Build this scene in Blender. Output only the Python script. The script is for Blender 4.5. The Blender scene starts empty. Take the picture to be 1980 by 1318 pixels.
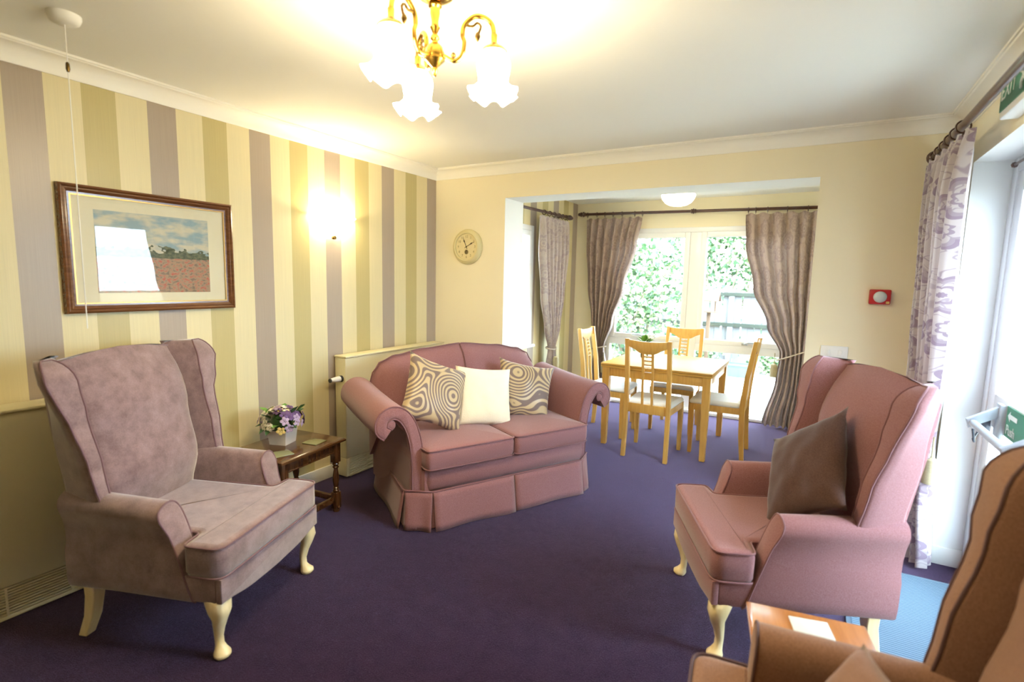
import bpy, bmesh, math, random
from mathutils import Vector, Matrix, noise
R = math.radians; PI = math.pi
rnd = random.Random(7)
scene = bpy.context.scene
C = scene.collection

# ------------------------------------------------------------------ camera
CAM = Vector((2.9654, -3.7175, 1.4745))
YAW, PITCH, ROLL, FPX = -0.5254, 0.1200, 0.0233, 1002.0
def cam_axes():
    cy, sy, cp, sp = math.cos(YAW), math.sin(YAW), math.cos(PITCH), math.sin(PITCH)
    f = Vector((sy*cp, cy*cp, -sp)); r = Vector((cy, -sy, 0)); u = r.cross(f)
    c, s = math.cos(ROLL), math.sin(ROLL)
    return c*r + s*u, -s*r + c*u, f
_r, _u, _f = cam_axes()
cd = bpy.data.cameras.new('camera'); cam = bpy.data.objects.new('camera', cd); C.objects.link(cam)
mw = Matrix((( _r.x, _u.x, -_f.x, CAM.x), (_r.y, _u.y, -_f.y, CAM.y), (_r.z, _u.z, -_f.z, CAM.z), (0, 0, 0, 1)))
cam.matrix_world = mw
cd.sensor_fit = 'HORIZONTAL'; cd.sensor_width = 36; cd.lens = FPX/1980*36; cd.clip_start = .02; cd.clip_end = 200
cd.dof.use_dof = True; cd.dof.focus_distance = 3.6; cd.dof.aperture_fstop = 1.7
scene.camera = cam

# ------------------------------------------------------------------ sky, exposure
world = bpy.data.worlds.new('sky'); scene.world = world; world.use_nodes = True
bg = world.node_tree.nodes['Background']
bg.inputs[0].default_value = (.64, .81, 1.0, 1); bg.inputs[1].default_value = 8.6
vs = scene.view_settings
vs.view_transform = 'Standard'; vs.look = 'None'; vs.gamma = 1; vs.use_curve_mapping = False; vs.exposure = 2.15
scene.display_settings.display_device = 'sRGB'
cy_ = scene.cycles
cy_.max_bounces = 8; cy_.diffuse_bounces = 4; cy_.glossy_bounces = 3; cy_.transmission_bounces = 3; cy_.transparent_max_bounces = 8
cy_.caustics_reflective = False; cy_.caustics_refractive = False; cy_.sample_clamp_indirect = 8; cy_.adaptive_threshold = .05

# ------------------------------------------------------------------ helpers: materials
def new_mat(name):
    m = bpy.data.materials.new(name); m.use_nodes = True
    nt = m.node_tree; b = nt.nodes['Principled BSDF']
    return m, nt, b
def N(nt, t, **kw):
    n = nt.nodes.new(t)
    for k, v in kw.items():
        if k in n.inputs.keys() if isinstance(k, str) else False: n.inputs[k].default_value = v
        else: setattr(n, k, v)
    return n
def L(nt, a, b): nt.links.new(a, b)
def c4(c): return (c[0], c[1], c[2], 1)
def plain(name, col, rough=.5, metal=0, spec=None, coat=0, noise_amt=0, noise_scale=30, bump=0, bscale=200, sheen=0, emit=0, emit_col=None):
    m, nt, b = new_mat(name)
    b.inputs['Base Color'].default_value = c4(col); b.inputs['Roughness'].default_value = rough; b.inputs['Metallic'].default_value = metal
    if spec is not None: b.inputs['Specular IOR Level'].default_value = spec
    if coat: b.inputs['Coat Weight'].default_value = coat; b.inputs['Coat Roughness'].default_value = .12
    if sheen: b.inputs['Sheen Weight'].default_value = sheen; b.inputs['Sheen Roughness'].default_value = .4
    if emit: b.inputs['Emission Color'].default_value = c4(emit_col or col); b.inputs['Emission Strength'].default_value = emit
    if noise_amt:
        tc = N(nt, 'ShaderNodeTexCoord'); nz = N(nt, 'ShaderNodeTexNoise'); nz.inputs['Scale'].default_value = noise_scale; nz.inputs['Detail'].default_value = 4
        L(nt, tc.outputs['Object'], nz.inputs['Vector'])
        mx = N(nt, 'ShaderNodeMix', data_type='RGBA'); mx.inputs['A'].default_value = c4([x*(1-noise_amt) for x in col]); mx.inputs['B'].default_value = c4([min(1, x*(1+noise_amt)) for x in col])
        L(nt, nz.outputs['Fac'], mx.inputs['Factor']); L(nt, mx.outputs['Result'], b.inputs['Base Color'])
    if bump:
        tc = N(nt, 'ShaderNodeTexCoord'); nz = N(nt, 'ShaderNodeTexNoise'); nz.inputs['Scale'].default_value = bscale; nz.inputs['Detail'].default_value = 3
        L(nt, tc.outputs['Object'], nz.inputs['Vector'])
        bp = N(nt, 'ShaderNodeBump'); bp.inputs['Strength'].default_value = bump; bp.inputs['Distance'].default_value = .004
        L(nt, nz.outputs['Fac'], bp.inputs['Height']); L(nt, bp.outputs['Normal'], b.inputs['Normal'])
    return m
def ramp(nt, fac, stops, interp='LINEAR'):
    r = N(nt, 'ShaderNodeValToRGB'); r.color_ramp.interpolation = interp
    el = r.color_ramp.elements
    while len(el) < len(stops): el.new(.5)
    for e, (p, c) in zip(el, stops): e.position = p; e.color = c4(c)
    L(nt, fac, r.inputs['Fac']); return r
def mth(nt, op, a, b=None, c=None):
    n = N(nt, 'ShaderNodeMath', operation=op)
    for i, x in enumerate((a, b, c)):
        if x is None: continue
        if isinstance(x, (int, float)): n.inputs[i].default_value = x
        else: L(nt, x, n.inputs[i])
    return n.outputs[0]
def wood(name, c1, c2, axis='Z', scale=6, rough=.35, coat=.3, spec=.5):
    m, nt, b = new_mat(name); tc = N(nt, 'ShaderNodeTexCoord'); mp = N(nt, 'ShaderNodeMapping')
    s = [14, 14, 14]; s['XYZ'.index(axis)] = 1.2
    mp.inputs['Scale'].default_value = s; L(nt, tc.outputs['Object'], mp.inputs['Vector'])
    nz = N(nt, 'ShaderNodeTexNoise'); nz.inputs['Scale'].default_value = scale; nz.inputs['Detail'].default_value = 5; nz.inputs['Distortion'].default_value = .6
    L(nt, mp.outputs[0], nz.inputs['Vector'])
    r = ramp(nt, nz.outputs['Fac'], [(.3, c1), (.7, c2)]); L(nt, r.outputs[0], b.inputs['Base Color'])
    b.inputs['Roughness'].default_value = rough; b.inputs['Coat Weight'].default_value = coat; b.inputs['Coat Roughness'].default_value = .15; b.inputs['Specular IOR Level'].default_value = spec
    return m
def weave(name, c1, c2, scale=260, sheen=.3, mott=0):
    m, nt, b = new_mat(name); tc = N(nt, 'ShaderNodeTexCoord')
    w1 = N(nt, 'ShaderNodeTexNoise'); w1.inputs['Scale'].default_value = scale; w1.inputs['Detail'].default_value = 2
    L(nt, tc.outputs['Object'], w1.inputs['Vector'])
    fac = w1.outputs['Fac']
    if mott:
        n2 = N(nt, 'ShaderNodeTexNoise'); n2.inputs['Scale'].default_value = 13; n2.inputs['Detail'].default_value = 6; n2.inputs['Roughness'].default_value = .65
        L(nt, tc.outputs['Object'], n2.inputs['Vector'])
        fac = mth(nt, 'ADD', mth(nt, 'MULTIPLY', fac, 1-mott), mth(nt, 'MULTIPLY', n2.outputs['Fac'], mott))
    r = ramp(nt, fac, [(.35, c1), (.65, c2)]); L(nt, r.outputs[0], b.inputs['Base Color'])
    bp = N(nt, 'ShaderNodeBump'); bp.inputs['Strength'].default_value = .25; bp.inputs['Distance'].default_value = .002
    L(nt, w1.outputs['Fac'], bp.inputs['Height']); L(nt, bp.outputs['Normal'], b.inputs['Normal'])
    b.inputs['Roughness'].default_value = .85; b.inputs['Specular IOR Level'].default_value = .2
    b.inputs['Sheen Weight'].default_value = sheen; b.inputs['Sheen Roughness'].default_value = .45
    return m
def stripes(name, y0, s=.1361):
    # wallpaper print: mauve / cream / olive / cream stripes of equal width
    m, nt, b = new_mat(name); g = N(nt, 'ShaderNodeNewGeometry'); sp = N(nt, 'ShaderNodeSeparateXYZ'); L(nt, g.outputs['Position'], sp.inputs[0])
    t = mth(nt, 'FRACT', mth(nt, 'DIVIDE', mth(nt, 'SUBTRACT', sp.outputs['Y'], y0), 4*s))
    r = ramp(nt, t, [(0, (.76, .665, .40)), (.25, (.55, .46, .21)), (.5, (.76, .665, .40)), (.75, (.43, .35, .275))], 'CONSTANT')
    mp = N(nt, 'ShaderNodeMapping'); mp.inputs['Scale'].default_value = (1, 420, 3); L(nt, g.outputs['Position'], mp.inputs['Vector'])
    nz = N(nt, 'ShaderNodeTexNoise'); nz.inputs['Scale'].default_value = 1; nz.inputs['Detail'].default_value = 3; L(nt, mp.outputs[0], nz.inputs['Vector'])
    mx = N(nt, 'ShaderNodeMix', data_type='RGBA', blend_type='MULTIPLY'); mx.inputs['Factor'].default_value = .5
    rr = ramp(nt, nz.outputs['Fac'], [(.3, (.82, .82, .82)), (.7, (1, 1, 1))])
    L(nt, r.outputs[0], mx.inputs['A']); L(nt, rr.outputs[0], mx.inputs['B']); L(nt, mx.outputs['Result'], b.inputs['Base Color'])
    sh = ramp(nt, t, [(0, (.5,)*3), (.25, (.36,)*3), (.5, (.5,)*3), (.75, (.33,)*3)], 'CONSTANT')
    L(nt, sh.outputs[0], b.inputs['Roughness']); b.inputs['Specular IOR Level'].default_value = .35
    return m
def glass(name, tint=(1, 1, 1), gloss=1.0):
    m = bpy.data.materials.new(name); m.use_nodes = True; nt = m.node_tree; nt.nodes.clear()
    o = N(nt, 'ShaderNodeOutputMaterial'); t = N(nt, 'ShaderNodeBsdfTransparent'); t.inputs[0].default_value = c4(tint)
    gl = N(nt, 'ShaderNodeBsdfGlossy'); gl.inputs['Roughness'].default_value = .01
    fr = N(nt, 'ShaderNodeFresnel'); fr.inputs[0].default_value = 1.45
    mx = N(nt, 'ShaderNodeMixShader'); L(nt, mth(nt, 'MULTIPLY', fr.outputs[0], gloss), mx.inputs[0]); L(nt, t.outputs[0], mx.inputs[1]); L(nt, gl.outputs[0], mx.inputs[2]); L(nt, mx.outputs[0], o.inputs[0])
    return m
def emissive(name, col, strength):
    m = bpy.data.materials.new(name); m.use_nodes = True; nt = m.node_tree; nt.nodes.clear()
    o = N(nt, 'ShaderNodeOutputMaterial'); e = N(nt, 'ShaderNodeEmission'); e.inputs[0].default_value = c4(col); e.inputs[1].default_value = strength
    L(nt, e.outputs[0], o.inputs[0]); return m
def curtain_mat(name, base, ink, cell=3.6, contrast=1.0, translucent=.12):
    # printed fabric: scattered round flowers with ringed petals, from UV metres
    m, nt, b = new_mat(name); uv = N(nt, 'ShaderNodeUVMap')
    vo = N(nt, 'ShaderNodeTexVoronoi'); vo.inputs['Scale'].default_value = cell; vo.inputs['Randomness'].default_value = .75
    L(nt, uv.outputs[0], vo.inputs['Vector'])
    sc = N(nt, 'ShaderNodeVectorMath', operation='SCALE'); sc.inputs['Scale'].default_value = 1.0; L(nt, uv.outputs[0], sc.inputs[0])
    sub = N(nt, 'ShaderNodeVectorMath', operation='SUBTRACT'); L(nt, sc.outputs[0], sub.inputs[0]); L(nt, vo.outputs['Position'], sub.inputs[1])
    sp = N(nt, 'ShaderNodeSeparateXYZ'); L(nt, sub.outputs[0], sp.inputs[0])
    ang = mth(nt, 'ARCTAN2', sp.outputs['Y'], sp.outputs['X'])
    rad = mth(nt, 'SQRT', mth(nt, 'ADD', mth(nt, 'MULTIPLY', sp.outputs['X'], sp.outputs['X']), mth(nt, 'MULTIPLY', sp.outputs['Y'], sp.outputs['Y'])))
    pet = mth(nt, 'ABSOLUTE', mth(nt, 'SINE', mth(nt, 'MULTIPLY', ang, 4)))
    rr = mth(nt, 'DIVIDE', rad, mth(nt, 'MULTIPLY_ADD', pet, .022, .075))
    a = ramp(nt, rr, [(0, (1,)*3), (.14, (0,)*3), (.34, (.9,)*3), (.46, (.1,)*3), (.66, (.75,)*3), (.82, (1,)*3), (.97, (0,)*3)], 'CONSTANT')
    wv = N(nt, 'ShaderNodeTexNoise'); wv.inputs['Scale'].default_value = 7; wv.inputs['Detail'].default_value = 1; wv.inputs['Distortion'].default_value = 1.6; L(nt, uv.outputs[0], wv.inputs['Vector'])
    vine = ramp(nt, wv.outputs['Fac'], [(.47, (0,)*3), (.485, (.7,)*3), (.5, (.7,)*3), (.515, (0,)*3), (.62, (0,)*3), (.66, (.45,)*3)])
    f = mth(nt, 'MULTIPLY', mth(nt, 'MAXIMUM', a.outputs[0], vine.outputs[0]), contrast)
    mx = N(nt, 'ShaderNodeMix', data_type='RGBA'); mx.inputs['A'].default_value = c4(base); mx.inputs['B'].default_value = c4(ink)
    L(nt, f, mx.inputs['Factor']); L(nt, mx.outputs['Result'], b.inputs['Base Color'])
    b.inputs['Roughness'].default_value = .6; b.inputs['Sheen Weight'].default_value = .2; b.inputs['Specular IOR Level'].default_value = .3
    if translucent:
        o = nt.nodes['Material Output']; tr = N(nt, 'ShaderNodeBsdfTranslucent'); L(nt, mx.outputs['Result'], tr.inputs[0])
        ms = N(nt, 'ShaderNodeMixShader'); ms.inputs[0].default_value = translucent
        L(nt, b.outputs[0], ms.inputs[1]); L(nt, tr.outputs[0], ms.inputs[2]); L(nt, ms.outputs[0], o.inputs[0])
    return m
def swirl_mat(name):
    # satin swirl print: rings round scattered centres
    m, nt, b = new_mat(name); uv = N(nt, 'ShaderNodeUVMap')
    vo = N(nt, 'ShaderNodeTexVoronoi'); vo.feature = 'SMOOTH_F1'; vo.inputs['Smoothness'].default_value = .32; vo.inputs['Scale'].default_value = 1.55; vo.inputs['Randomness'].default_value = .8; L(nt, uv.outputs[0], vo.inputs['Vector'])
    nz = N(nt, 'ShaderNodeTexNoise'); nz.inputs['Scale'].default_value = 1.6; nz.inputs['Detail'].default_value = 0; L(nt, uv.outputs[0], nz.inputs['Vector'])
    s = mth(nt, 'SINE', mth(nt, 'ADD', mth(nt, 'MULTIPLY', vo.outputs['Distance'], 92), mth(nt, 'MULTIPLY', nz.outputs['Fac'], 24)))
    f = mth(nt, 'MULTIPLY_ADD', s, .5, .5)
    r = ramp(nt, f, [(.36, (.17, .12, .105)), (.64, (.50, .385, .22))]); L(nt, r.outputs[0], b.inputs['Base Color'])
    r2 = ramp(nt, f, [(.42, (.6,)*3), (.6, (.32,)*3)]); L(nt, r2.outputs[0], b.inputs['Roughness'])
    b.inputs['Sheen Weight'].default_value = .2
    return m

MAT = {}
def mats():
    M = MAT
    M['paint'] = plain('wall_paint', (.88, .80, .58), .75, noise_amt=.02, noise_scale=3, bump=.06, bscale=60)
    M['paint_white'] = plain('lining_paint', (.84, .84, .80), .7, bump=.05, bscale=60)
    M['ceiling'] = plain('ceiling_paint', (.88, .88, .84), .8, bump=.06, bscale=80)
    M['cornice'] = plain('cornice_paint', (.90, .88, .80), .6)
    M['stripe_l'] = stripes('striped_wallpaper', -2.7107); M['stripe_a'] = stripes('striped_wallpaper_alcove', 2.35-4*.1361)
    M['upvc'] = plain('white_upvc', (.86, .87, .88), .25)
    M['gloss_white'] = plain('gloss_white', (.84, .83, .77), .3)
    M['glass'] = glass('window_glass', (.97, .985, .98), .45)
    M['pglass'] = glass('picture_glass', (1, 1, 1), .65)
    M['rubber'] = plain('black_seal', (.03, .03, .03), .6)
    M['steel'] = plain('brushed_steel', (.45, .48, .5), .3, 1); M['chrome_dark'] = plain('dark_metal', (.10, .11, .13), .35, .9)
    M['bar_grey'] = plain('silver_paint', (.42, .47, .52), .35, .3)
    M['brass'] = plain('polished_brass', (.50, .30, .055), .22, 1)
    M['brass_dark'] = plain('antique_brass', (.16, .10, .03), .35, 1)
    M['shade'] = emissive('lit_frosted_glass', (1.0, .82, .50), 16.0)
    M['sconce'] = emissive('lit_sconce_glass', (1.0, .84, .55), 9.0)
    M['bulb_down'] = emissive('bulb_warm', (1.0, .80, .46), 260.0)
    M['bulb'] = emissive('bulb', (1.0, .80, .46), 150.0)
    M['alcove_lamp'] = emissive('lit_opal_glass', (1.0, .84, .55), 6.0)
    M['cream'] = plain('cream_enamel', (.76, .69, .44), .45); M['cream_dark'] = plain('grille_gap', (.22, .19, .10), .7)
    M['mauve'] = weave('mauve_weave', (.232, .100, .102), (.298, .147, .155), 300, .3)
    M['mauve_pipe'] = plain('mauve_piping', (.20, .085, .095), .7, sheen=.3)
    M['velvet'] = weave('mauve_velvet', (.155, .096, .100), (.30, .205, .213), 220, .9, mott=.75)
    M['velvet_pipe'] = plain('velvet_piping', (.16, .085, .10), .7, sheen=.4)
    M['tan'] = weave('brown_weave', (.20, .10, .062), (.27, .145, .095), 300, .25); M['tan_pipe'] = plain('brown_piping', (.085, .04, .04), .7)
    M['pale_leg'] = wood('pale_maple', (.78, .62, .30), (.86, .72, .42), 'Z', 3, .35, .3)
    M['oak'] = wood('golden_beech', (.60, .325, .065), (.70, .41, .10), 'Z', 4, .4, .15); M['oak_top'] = wood('golden_beech_top', (.50, .27, .055), (.58, .34, .08), 'X', 4, .5, 0, .2)
    M['dark_oak'] = wood('dark_oak', (.045, .016, .005), (.095, .037, .011), 'Z', 5, .25, .5); M['dark_oak_top'] = wood('dark_oak_top', (.055, .021, .007), (.11, .047, .016), 'Y', 4, .2, .6)
    M['orange_oak'] = wood('orange_oak', (.36, .13, .025), (.46, .19, .05), 'Y', 4, .3, .3)
    M['walnut'] = wood('dark_walnut', (.045, .018, .012), (.09, .035, .022), 'X', 6, .3, .4)
    M['frame_wood'] = wood('mahogany', (.10, .035, .012), (.17, .065, .022), 'Y', 5, .25, .4); M['gilt'] = plain('gilt', (.55, .33, .10), .35, .8)
    M['seat_white'] = plain('white_seat_fabric', (.80, .79, .75), .8, bump=.1, bscale=300)
    M['cushion_cream'] = plain('cream_fur', (.88, .80, .62), .9, noise_amt=.06, noise_scale=12, bump=.5, bscale=260, sheen=.3)
    M['cushion_brown'] = weave('brown_cushion', (.055, .026, .020), (.105, .056, .045), 420, .3)
    M['swirl'] = swirl_mat('swirl_satin')
    M['curtain'] = curtain_mat('floral_curtain', (.40, .30, .25), (.245, .17, .165), 4.0, .7, .05)
    M['curtain_r'] = curtain_mat('floral_curtain_lilac', (.50, .44, .43), (.20, .135, .195), 3.6, .8, .10)
    M['curtain_lit'] = curtain_mat('floral_curtain_lit', (.50, .42, .38), (.34, .26, .28), 4.0, .65, .12)  # same floral cloth, its colours lightened to paint in the side window's light
    M['rope'] = plain('tieback_rope', (.50, .42, .33), .8, bump=.3, bscale=200); M['tassel'] = plain('tassel_fringe', (.42, .36, .22), .9, noise_amt=.2, noise_scale=150)
    M['white'] = plain('white_plastic', (.83, .83, .80), .4); M['red'] = plain('red_plastic', (.50, .015, .02), .35); M['dome'] = plain('alarm_dome', (.66, .76, .80), .25)
    M['clock_rim'] = plain('cream_clock_rim', (.70, .62, .34), .5); M['clock_face'] = plain('clock_dial', (.76, .66, .38), .6, noise_amt=.05, noise_scale=20); M['ink'] = plain('dark_ink', (.07, .05, .02), .5); M['ink_faint'] = plain('faded_ink', (.36, .29, .13), .6)
    M['green_sign'] = plain('sign_green', (.02, .22, .11), .4); M['sign_white'] = plain('sign_white', (.78, .84, .80), .5)
    M['mat_blue'] = None
    M['pot_white'] = plain('whitewashed_wood', (.74, .70, .64), .7, noise_amt=.12, noise_scale=25)
    M['leaf_a'] = plain('leaf_dark', (.035, .10, .03), .5); M['leaf_b'] = plain('leaf_fresh', (.12, .30, .04), .5)
    M['petal_lilac'] = plain('petal_lilac', (.42, .33, .50), .7, noise_amt=.3, noise_scale=60); M['petal_purple'] = plain('petal_purple', (.13, .07, .20), .7, noise_amt=.3, noise_scale=60)
    M['petal_white'] = plain('petal_white', (.80, .77, .62), .7); M['petal_yellow'] = plain('petal_yellow', (.76, .58, .20), .7)
    M['coaster'] = plain('green_glass_coaster', (.24, .25, .13), .15)
    M['paper'] = plain('pale_glass', (.62, .66, .62), .12)
    M['vase'] = glass('vase_glass', (.92, .96, .92))
    M['fence'] = plain('weathered_fence', (.13, .125, .12), .8, noise_amt=.15, noise_scale=8); M['rail'] = plain('mossy_rail', (.022, .026, .015), .9, noise_amt=.2, noise_scale=10)
    M['ground'] = plain('pale_paving', (.32, .30, .26), .9, noise_amt=.15, noise_scale=6)
    M['garden_leaf_a'] = plain('garden_leaf_pale', (.30, .36, .18), .45); M['garden_leaf_b'] = plain('garden_leaf_green', (.045, .10, .035), .5); M['garden_leaf_c'] = plain('garden_leaf_autumn', (.55, .40, .12), .5); M['bark'] = plain('bark', (.16, .12, .08), .9)
    M['planter'] = plain('blue_grey_plastic', (.075, .10, .125), .5); M['bird_wood'] = plain('bird_table_wood', (.09, .05, .025), .8)
    M['house'] = plain('buff_brick', (.50, .42, .30), .9, noise_amt=.2, noise_scale=12)
    # carpet
    m, nt, b = new_mat('purple_carpet'); g = N(nt, 'ShaderNodeNewGeometry')
    n1 = N(nt, 'ShaderNodeTexNoise'); n1.inputs['Scale'].default_value = 260; n1.inputs['Detail'].default_value = 2; L(nt, g.outputs['Position'], n1.inputs['Vector'])
    n2 = N(nt, 'ShaderNodeTexNoise'); n2.inputs['Scale'].default_value = 14; n2.inputs['Detail'].default_value = 5; L(nt, g.outputs['Position'], n2.inputs['Vector'])
    f = mth(nt, 'ADD', mth(nt, 'MULTIPLY', n1.outputs['Fac'], .7), mth(nt, 'MULTIPLY', n2.outputs['Fac'], .3))
    r = ramp(nt, f, [(.38, (.010, .0038, .0105)), (.62, (.031, .0135, .031))]); L(nt, r.outputs[0], b.inputs['Base Color'])
    bp = N(nt, 'ShaderNodeBump'); bp.inputs['Strength'].default_value = .5; bp.inputs['Distance'].default_value = .006; L(nt, n1.outputs['Fac'], bp.inputs['Height']); L(nt, bp.outputs['Normal'], b.inputs['Normal'])
    b.inputs['Roughness'].default_value = .95; b.inputs['Sheen Weight'].default_value = .7; b.inputs['Sheen Roughness'].default_value = .33; b.inputs['Sheen Tint'].default_value = (.72, .58, 1.0, 1); b.inputs['Specular IOR Level'].default_value = .1; M['carpet'] = m
    # ribbed door mat
    m, nt, b = new_mat('blue_ribbed_mat'); tc = N(nt, 'ShaderNodeTexCoord'); wv = N(nt, 'ShaderNodeTexWave'); wv.bands_direction = 'Y'; wv.inputs['Scale'].default_value = 22; wv.inputs['Distortion'].default_value = .4; L(nt, tc.outputs['Object'], wv.inputs['Vector'])
    r = ramp(nt, wv.outputs['Fac'], [(.25, (.05, .10, .15)), (.7, (.15, .22, .285))]); L(nt, r.outputs[0], b.inputs['Base Color'])
    bp = N(nt, 'ShaderNodeBump'); bp.inputs['Strength'].default_value = .6; bp.inputs['Distance'].default_value = .006; L(nt, wv.outputs['Fac'], bp.inputs['Height']); L(nt, bp.outputs['Normal'], b.inputs['Normal']); b.inputs['Roughness'].default_value = .9; M['mat_blue'] = m
    M['mat_edge'] = plain('mat_rubber_edge', (.10, .15, .20), .7)
    # generic landscape print (object Y = width 0..1 along wall, Z = height 0..1)
    m, nt, b = new_mat('landscape_print'); uv = N(nt, 'ShaderNodeUVMap'); sp = N(nt, 'ShaderNodeSeparateXYZ'); L(nt, uv.outputs[0], sp.inputs[0])
    mp = N(nt, 'ShaderNodeMapping'); mp.inputs['Scale'].default_value = (5, 9, 1); L(nt, uv.outputs[0], mp.inputs['Vector'])
    n1 = N(nt, 'ShaderNodeTexNoise'); n1.inputs['Scale'].default_value = 1; n1.inputs['Detail'].default_value = 5; L(nt, mp.outputs[0], n1.inputs['Vector'])
    n2 = N(nt, 'ShaderNodeTexNoise'); n2.inputs['Scale'].default_value = 26; n2.inputs['Detail'].default_value = 3; L(nt, uv.outputs[0], n2.inputs['Vector'])
    n3 = N(nt, 'ShaderNodeTexNoise'); n3.inputs['Scale'].default_value = 9; n3.inputs['Detail'].default_value = 2; L(nt, uv.outputs[0], n3.inputs['Vector'])
    sky = ramp(nt, n1.outputs['Fac'], [(.4, (.30, .42, .46)), (.6, (.66, .62, .46))])
    fld = ramp(nt, n2.outputs['Fac'], [(.35, (.22, .17, .13)), (.5, (.42, .30, .19)), (.66, (.52, .13, .09))])
    trees = ramp(nt, n2.outputs['Fac'], [(.4, (.07, .10, .06)), (.6, (.17, .19, .11))])
    hz = mth(nt, 'GREATER_THAN', sp.outputs['Y'], .47)
    tl = mth(nt, 'MULTIPLY', mth(nt, 'GREATER_THAN', sp.outputs['Y'], .45), mth(nt, 'LESS_THAN', sp.outputs['Y'], mth(nt, 'MULTIPLY_ADD', n3.outputs['Fac'], .34, .385)))
    m1 = N(nt, 'ShaderNodeMix', data_type='RGBA'); L(nt, hz, m1.inputs['Factor']); L(nt, fld.outputs[0], m1.inputs['A']); L(nt, sky.outputs[0], m1.inputs['B'])
    m2 = N(nt, 'ShaderNodeMix', data_type='RGBA'); L(nt, tl, m2.inputs['Factor']); L(nt, m1.outputs['Result'], m2.inputs['A']); L(nt, trees.outputs[0], m2.inputs['B'])
    L(nt, m2.outputs['Result'], b.inputs['Base Color']); b.inputs['Roughness'].default_value = .7; M['print'] = m
    M['mount'] = plain('cream_mount', (.82, .76, .55), .8)
mats()

# ------------------------------------------------------------------ helpers: geometry
class MB:
    def __init__(s): s.v = []; s.f = []; s.uv = None
    def add(s, vs, fs):
        o = len(s.v); s.v += [tuple(v) for v in vs]; s.f += [tuple(i+o for i in f) for f in fs]; return s
    def bm(s, bm):
        bm.verts.index_update(); s.add([v.co[:] for v in bm.verts], [[v.index for v in f.verts] for f in bm.faces]); bm.free(); return s
    def box(s, x0, x1, y0, y1, z0, z1, bev=0, seg=2):
        b = bmesh.new(); bmesh.ops.create_cube(b, size=1)
        for v in b.verts: v.co = Vector(((x0+x1)/2+v.co.x*(x1-x0), (y0+y1)/2+v.co.y*(y1-y0), (z0+z1)/2+v.co.z*(z1-z0)))
        if bev: bmesh.ops.bevel(b, geom=b.edges[:], offset=bev, segments=seg, affect='EDGES', profile=.5)
        return s.bm(b)
    def prism(s, out, axis, a, b, bev=0, seg=2):
        # outline in the two other axes (cyclic order), extruded along axis
        def P(p, t): return {'X': (t, p[0], p[1]), 'Y': (p[0], t, p[1]), 'Z': (p[0], p[1], t)}[axis]
        bm = bmesh.new(); va = [bm.verts.new(P(p, a)) for p in out]; vb = [bm.verts.new(P(p, b)) for p in out]; n = len(out)
        bm.faces.new(va); bm.faces.new(vb)
        for i in range(n): bm.faces.new((va[i], va[(i+1) % n], vb[(i+1) % n], vb[i]))
        bmesh.ops.recalc_face_normals(bm, faces=bm.faces[:])
        if bev:
            ed = [e for e in bm.edges if (e.verts[0] in va) == (e.verts[1] in va)]
            bmesh.ops.bevel(bm, geom=ed, offset=bev, segments=seg, affect='EDGES', profile=.5)
        return s.bm(bm)
    def loft(s, rings, cap=True, closed=True):
        n = len(rings[0]); vs = [p for r in rings for p in r]; fs = []
        for i in range(len(rings)-1):
            for j in range(n if closed else n-1):
                k = (j+1) % n; fs.append((i*n+j, i*n+k, (i+1)*n+k, (i+1)*n+j))
        if cap and closed: fs.append(tuple(range(n-1, -1, -1))); o = (len(rings)-1)*n; fs.append(tuple(range(o, o+n)))
        return s.add(vs, fs)
    def tube(s, path, r, n=8, cap=True, closed=False):
        P = [Vector(p) for p in path]; m = len(P); rs = r if isinstance(r, (list, tuple)) else [r]*m; rings = []; up = None
        for i in range(m):
            if closed: t = P[(i+1) % m]-P[i-1]
            else: t = P[min(i+1, m-1)]-P[max(i-1, 0)]
            t.normalize()
            if up is None: up = Vector((0, 0, 1)) if abs(t.z) < .9 else Vector((1, 0, 0))
            up = (up-t*up.dot(t)); up = up.normalized() if up.length > 1e-6 else t.orthogonal().normalized()
            w = t.cross(up); rings.append([P[i]+(up*math.cos(2*PI*k/n)+w*math.sin(2*PI*k/n))*rs[i] for k in range(n)])
        if closed: rings.append(rings[0]); cap = False
        return s.loft(rings, cap)
    def lathe(s, prof, n=20, c=(0, 0, 0), cap=True):
        return s.loft([[(c[0]+r*math.cos(2*PI*k/n), c[1]+r*math.sin(2*PI*k/n), c[2]+z) for k in range(n)] for r, z in prof], cap)
    def xf(s, M): s.v = [tuple(M @ Vector(v)) for v in s.v]; return s
    def build(s, name, mat, parent=None, smooth=True, angle=40, fix=True):
        me = bpy.data.meshes.new(name); me.from_pydata(s.v, [], s.f); me.validate()
        if fix:
            b = bmesh.new(); b.from_mesh(me); bmesh.ops.recalc_face_normals(b, faces=b.faces[:]); b.to_mesh(me); b.free()
        for m in (mat if isinstance(mat, (list, tuple)) else [mat]): me.materials.append(m)
        if smooth: me.shade_smooth(); me.set_sharp_from_angle(angle=R(angle))
        o = bpy.data.objects.new(name, me); C.objects.link(o)
        if parent: o.parent = parent
        return o
def tag(o, label=None, cat=None, group=None, kind=None):
    if label: o['label'] = label
    if cat: o['category'] = cat
    if group: o['group'] = group
    if kind: o['kind'] = kind
    return o
def thing(name, label, cat, loc=(0, 0, 0), rz=0, group=None, kind=None):
    o = bpy.data.objects.new(name, None); C.objects.link(o); o.location = loc; o.rotation_euler = (0, 0, rz); o.empty_display_size = .1
    return tag(o, label, cat, group, kind)
def copy_tree(o, parent=None):
    c = o.copy(); C.objects.link(c); c.parent = parent
    for ch in list(o.children): copy_tree(ch, c)
    return c
def structure(o): o['kind'] = 'structure'; return o
def lerp(a, b, t): return a+(b-a)*t
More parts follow.
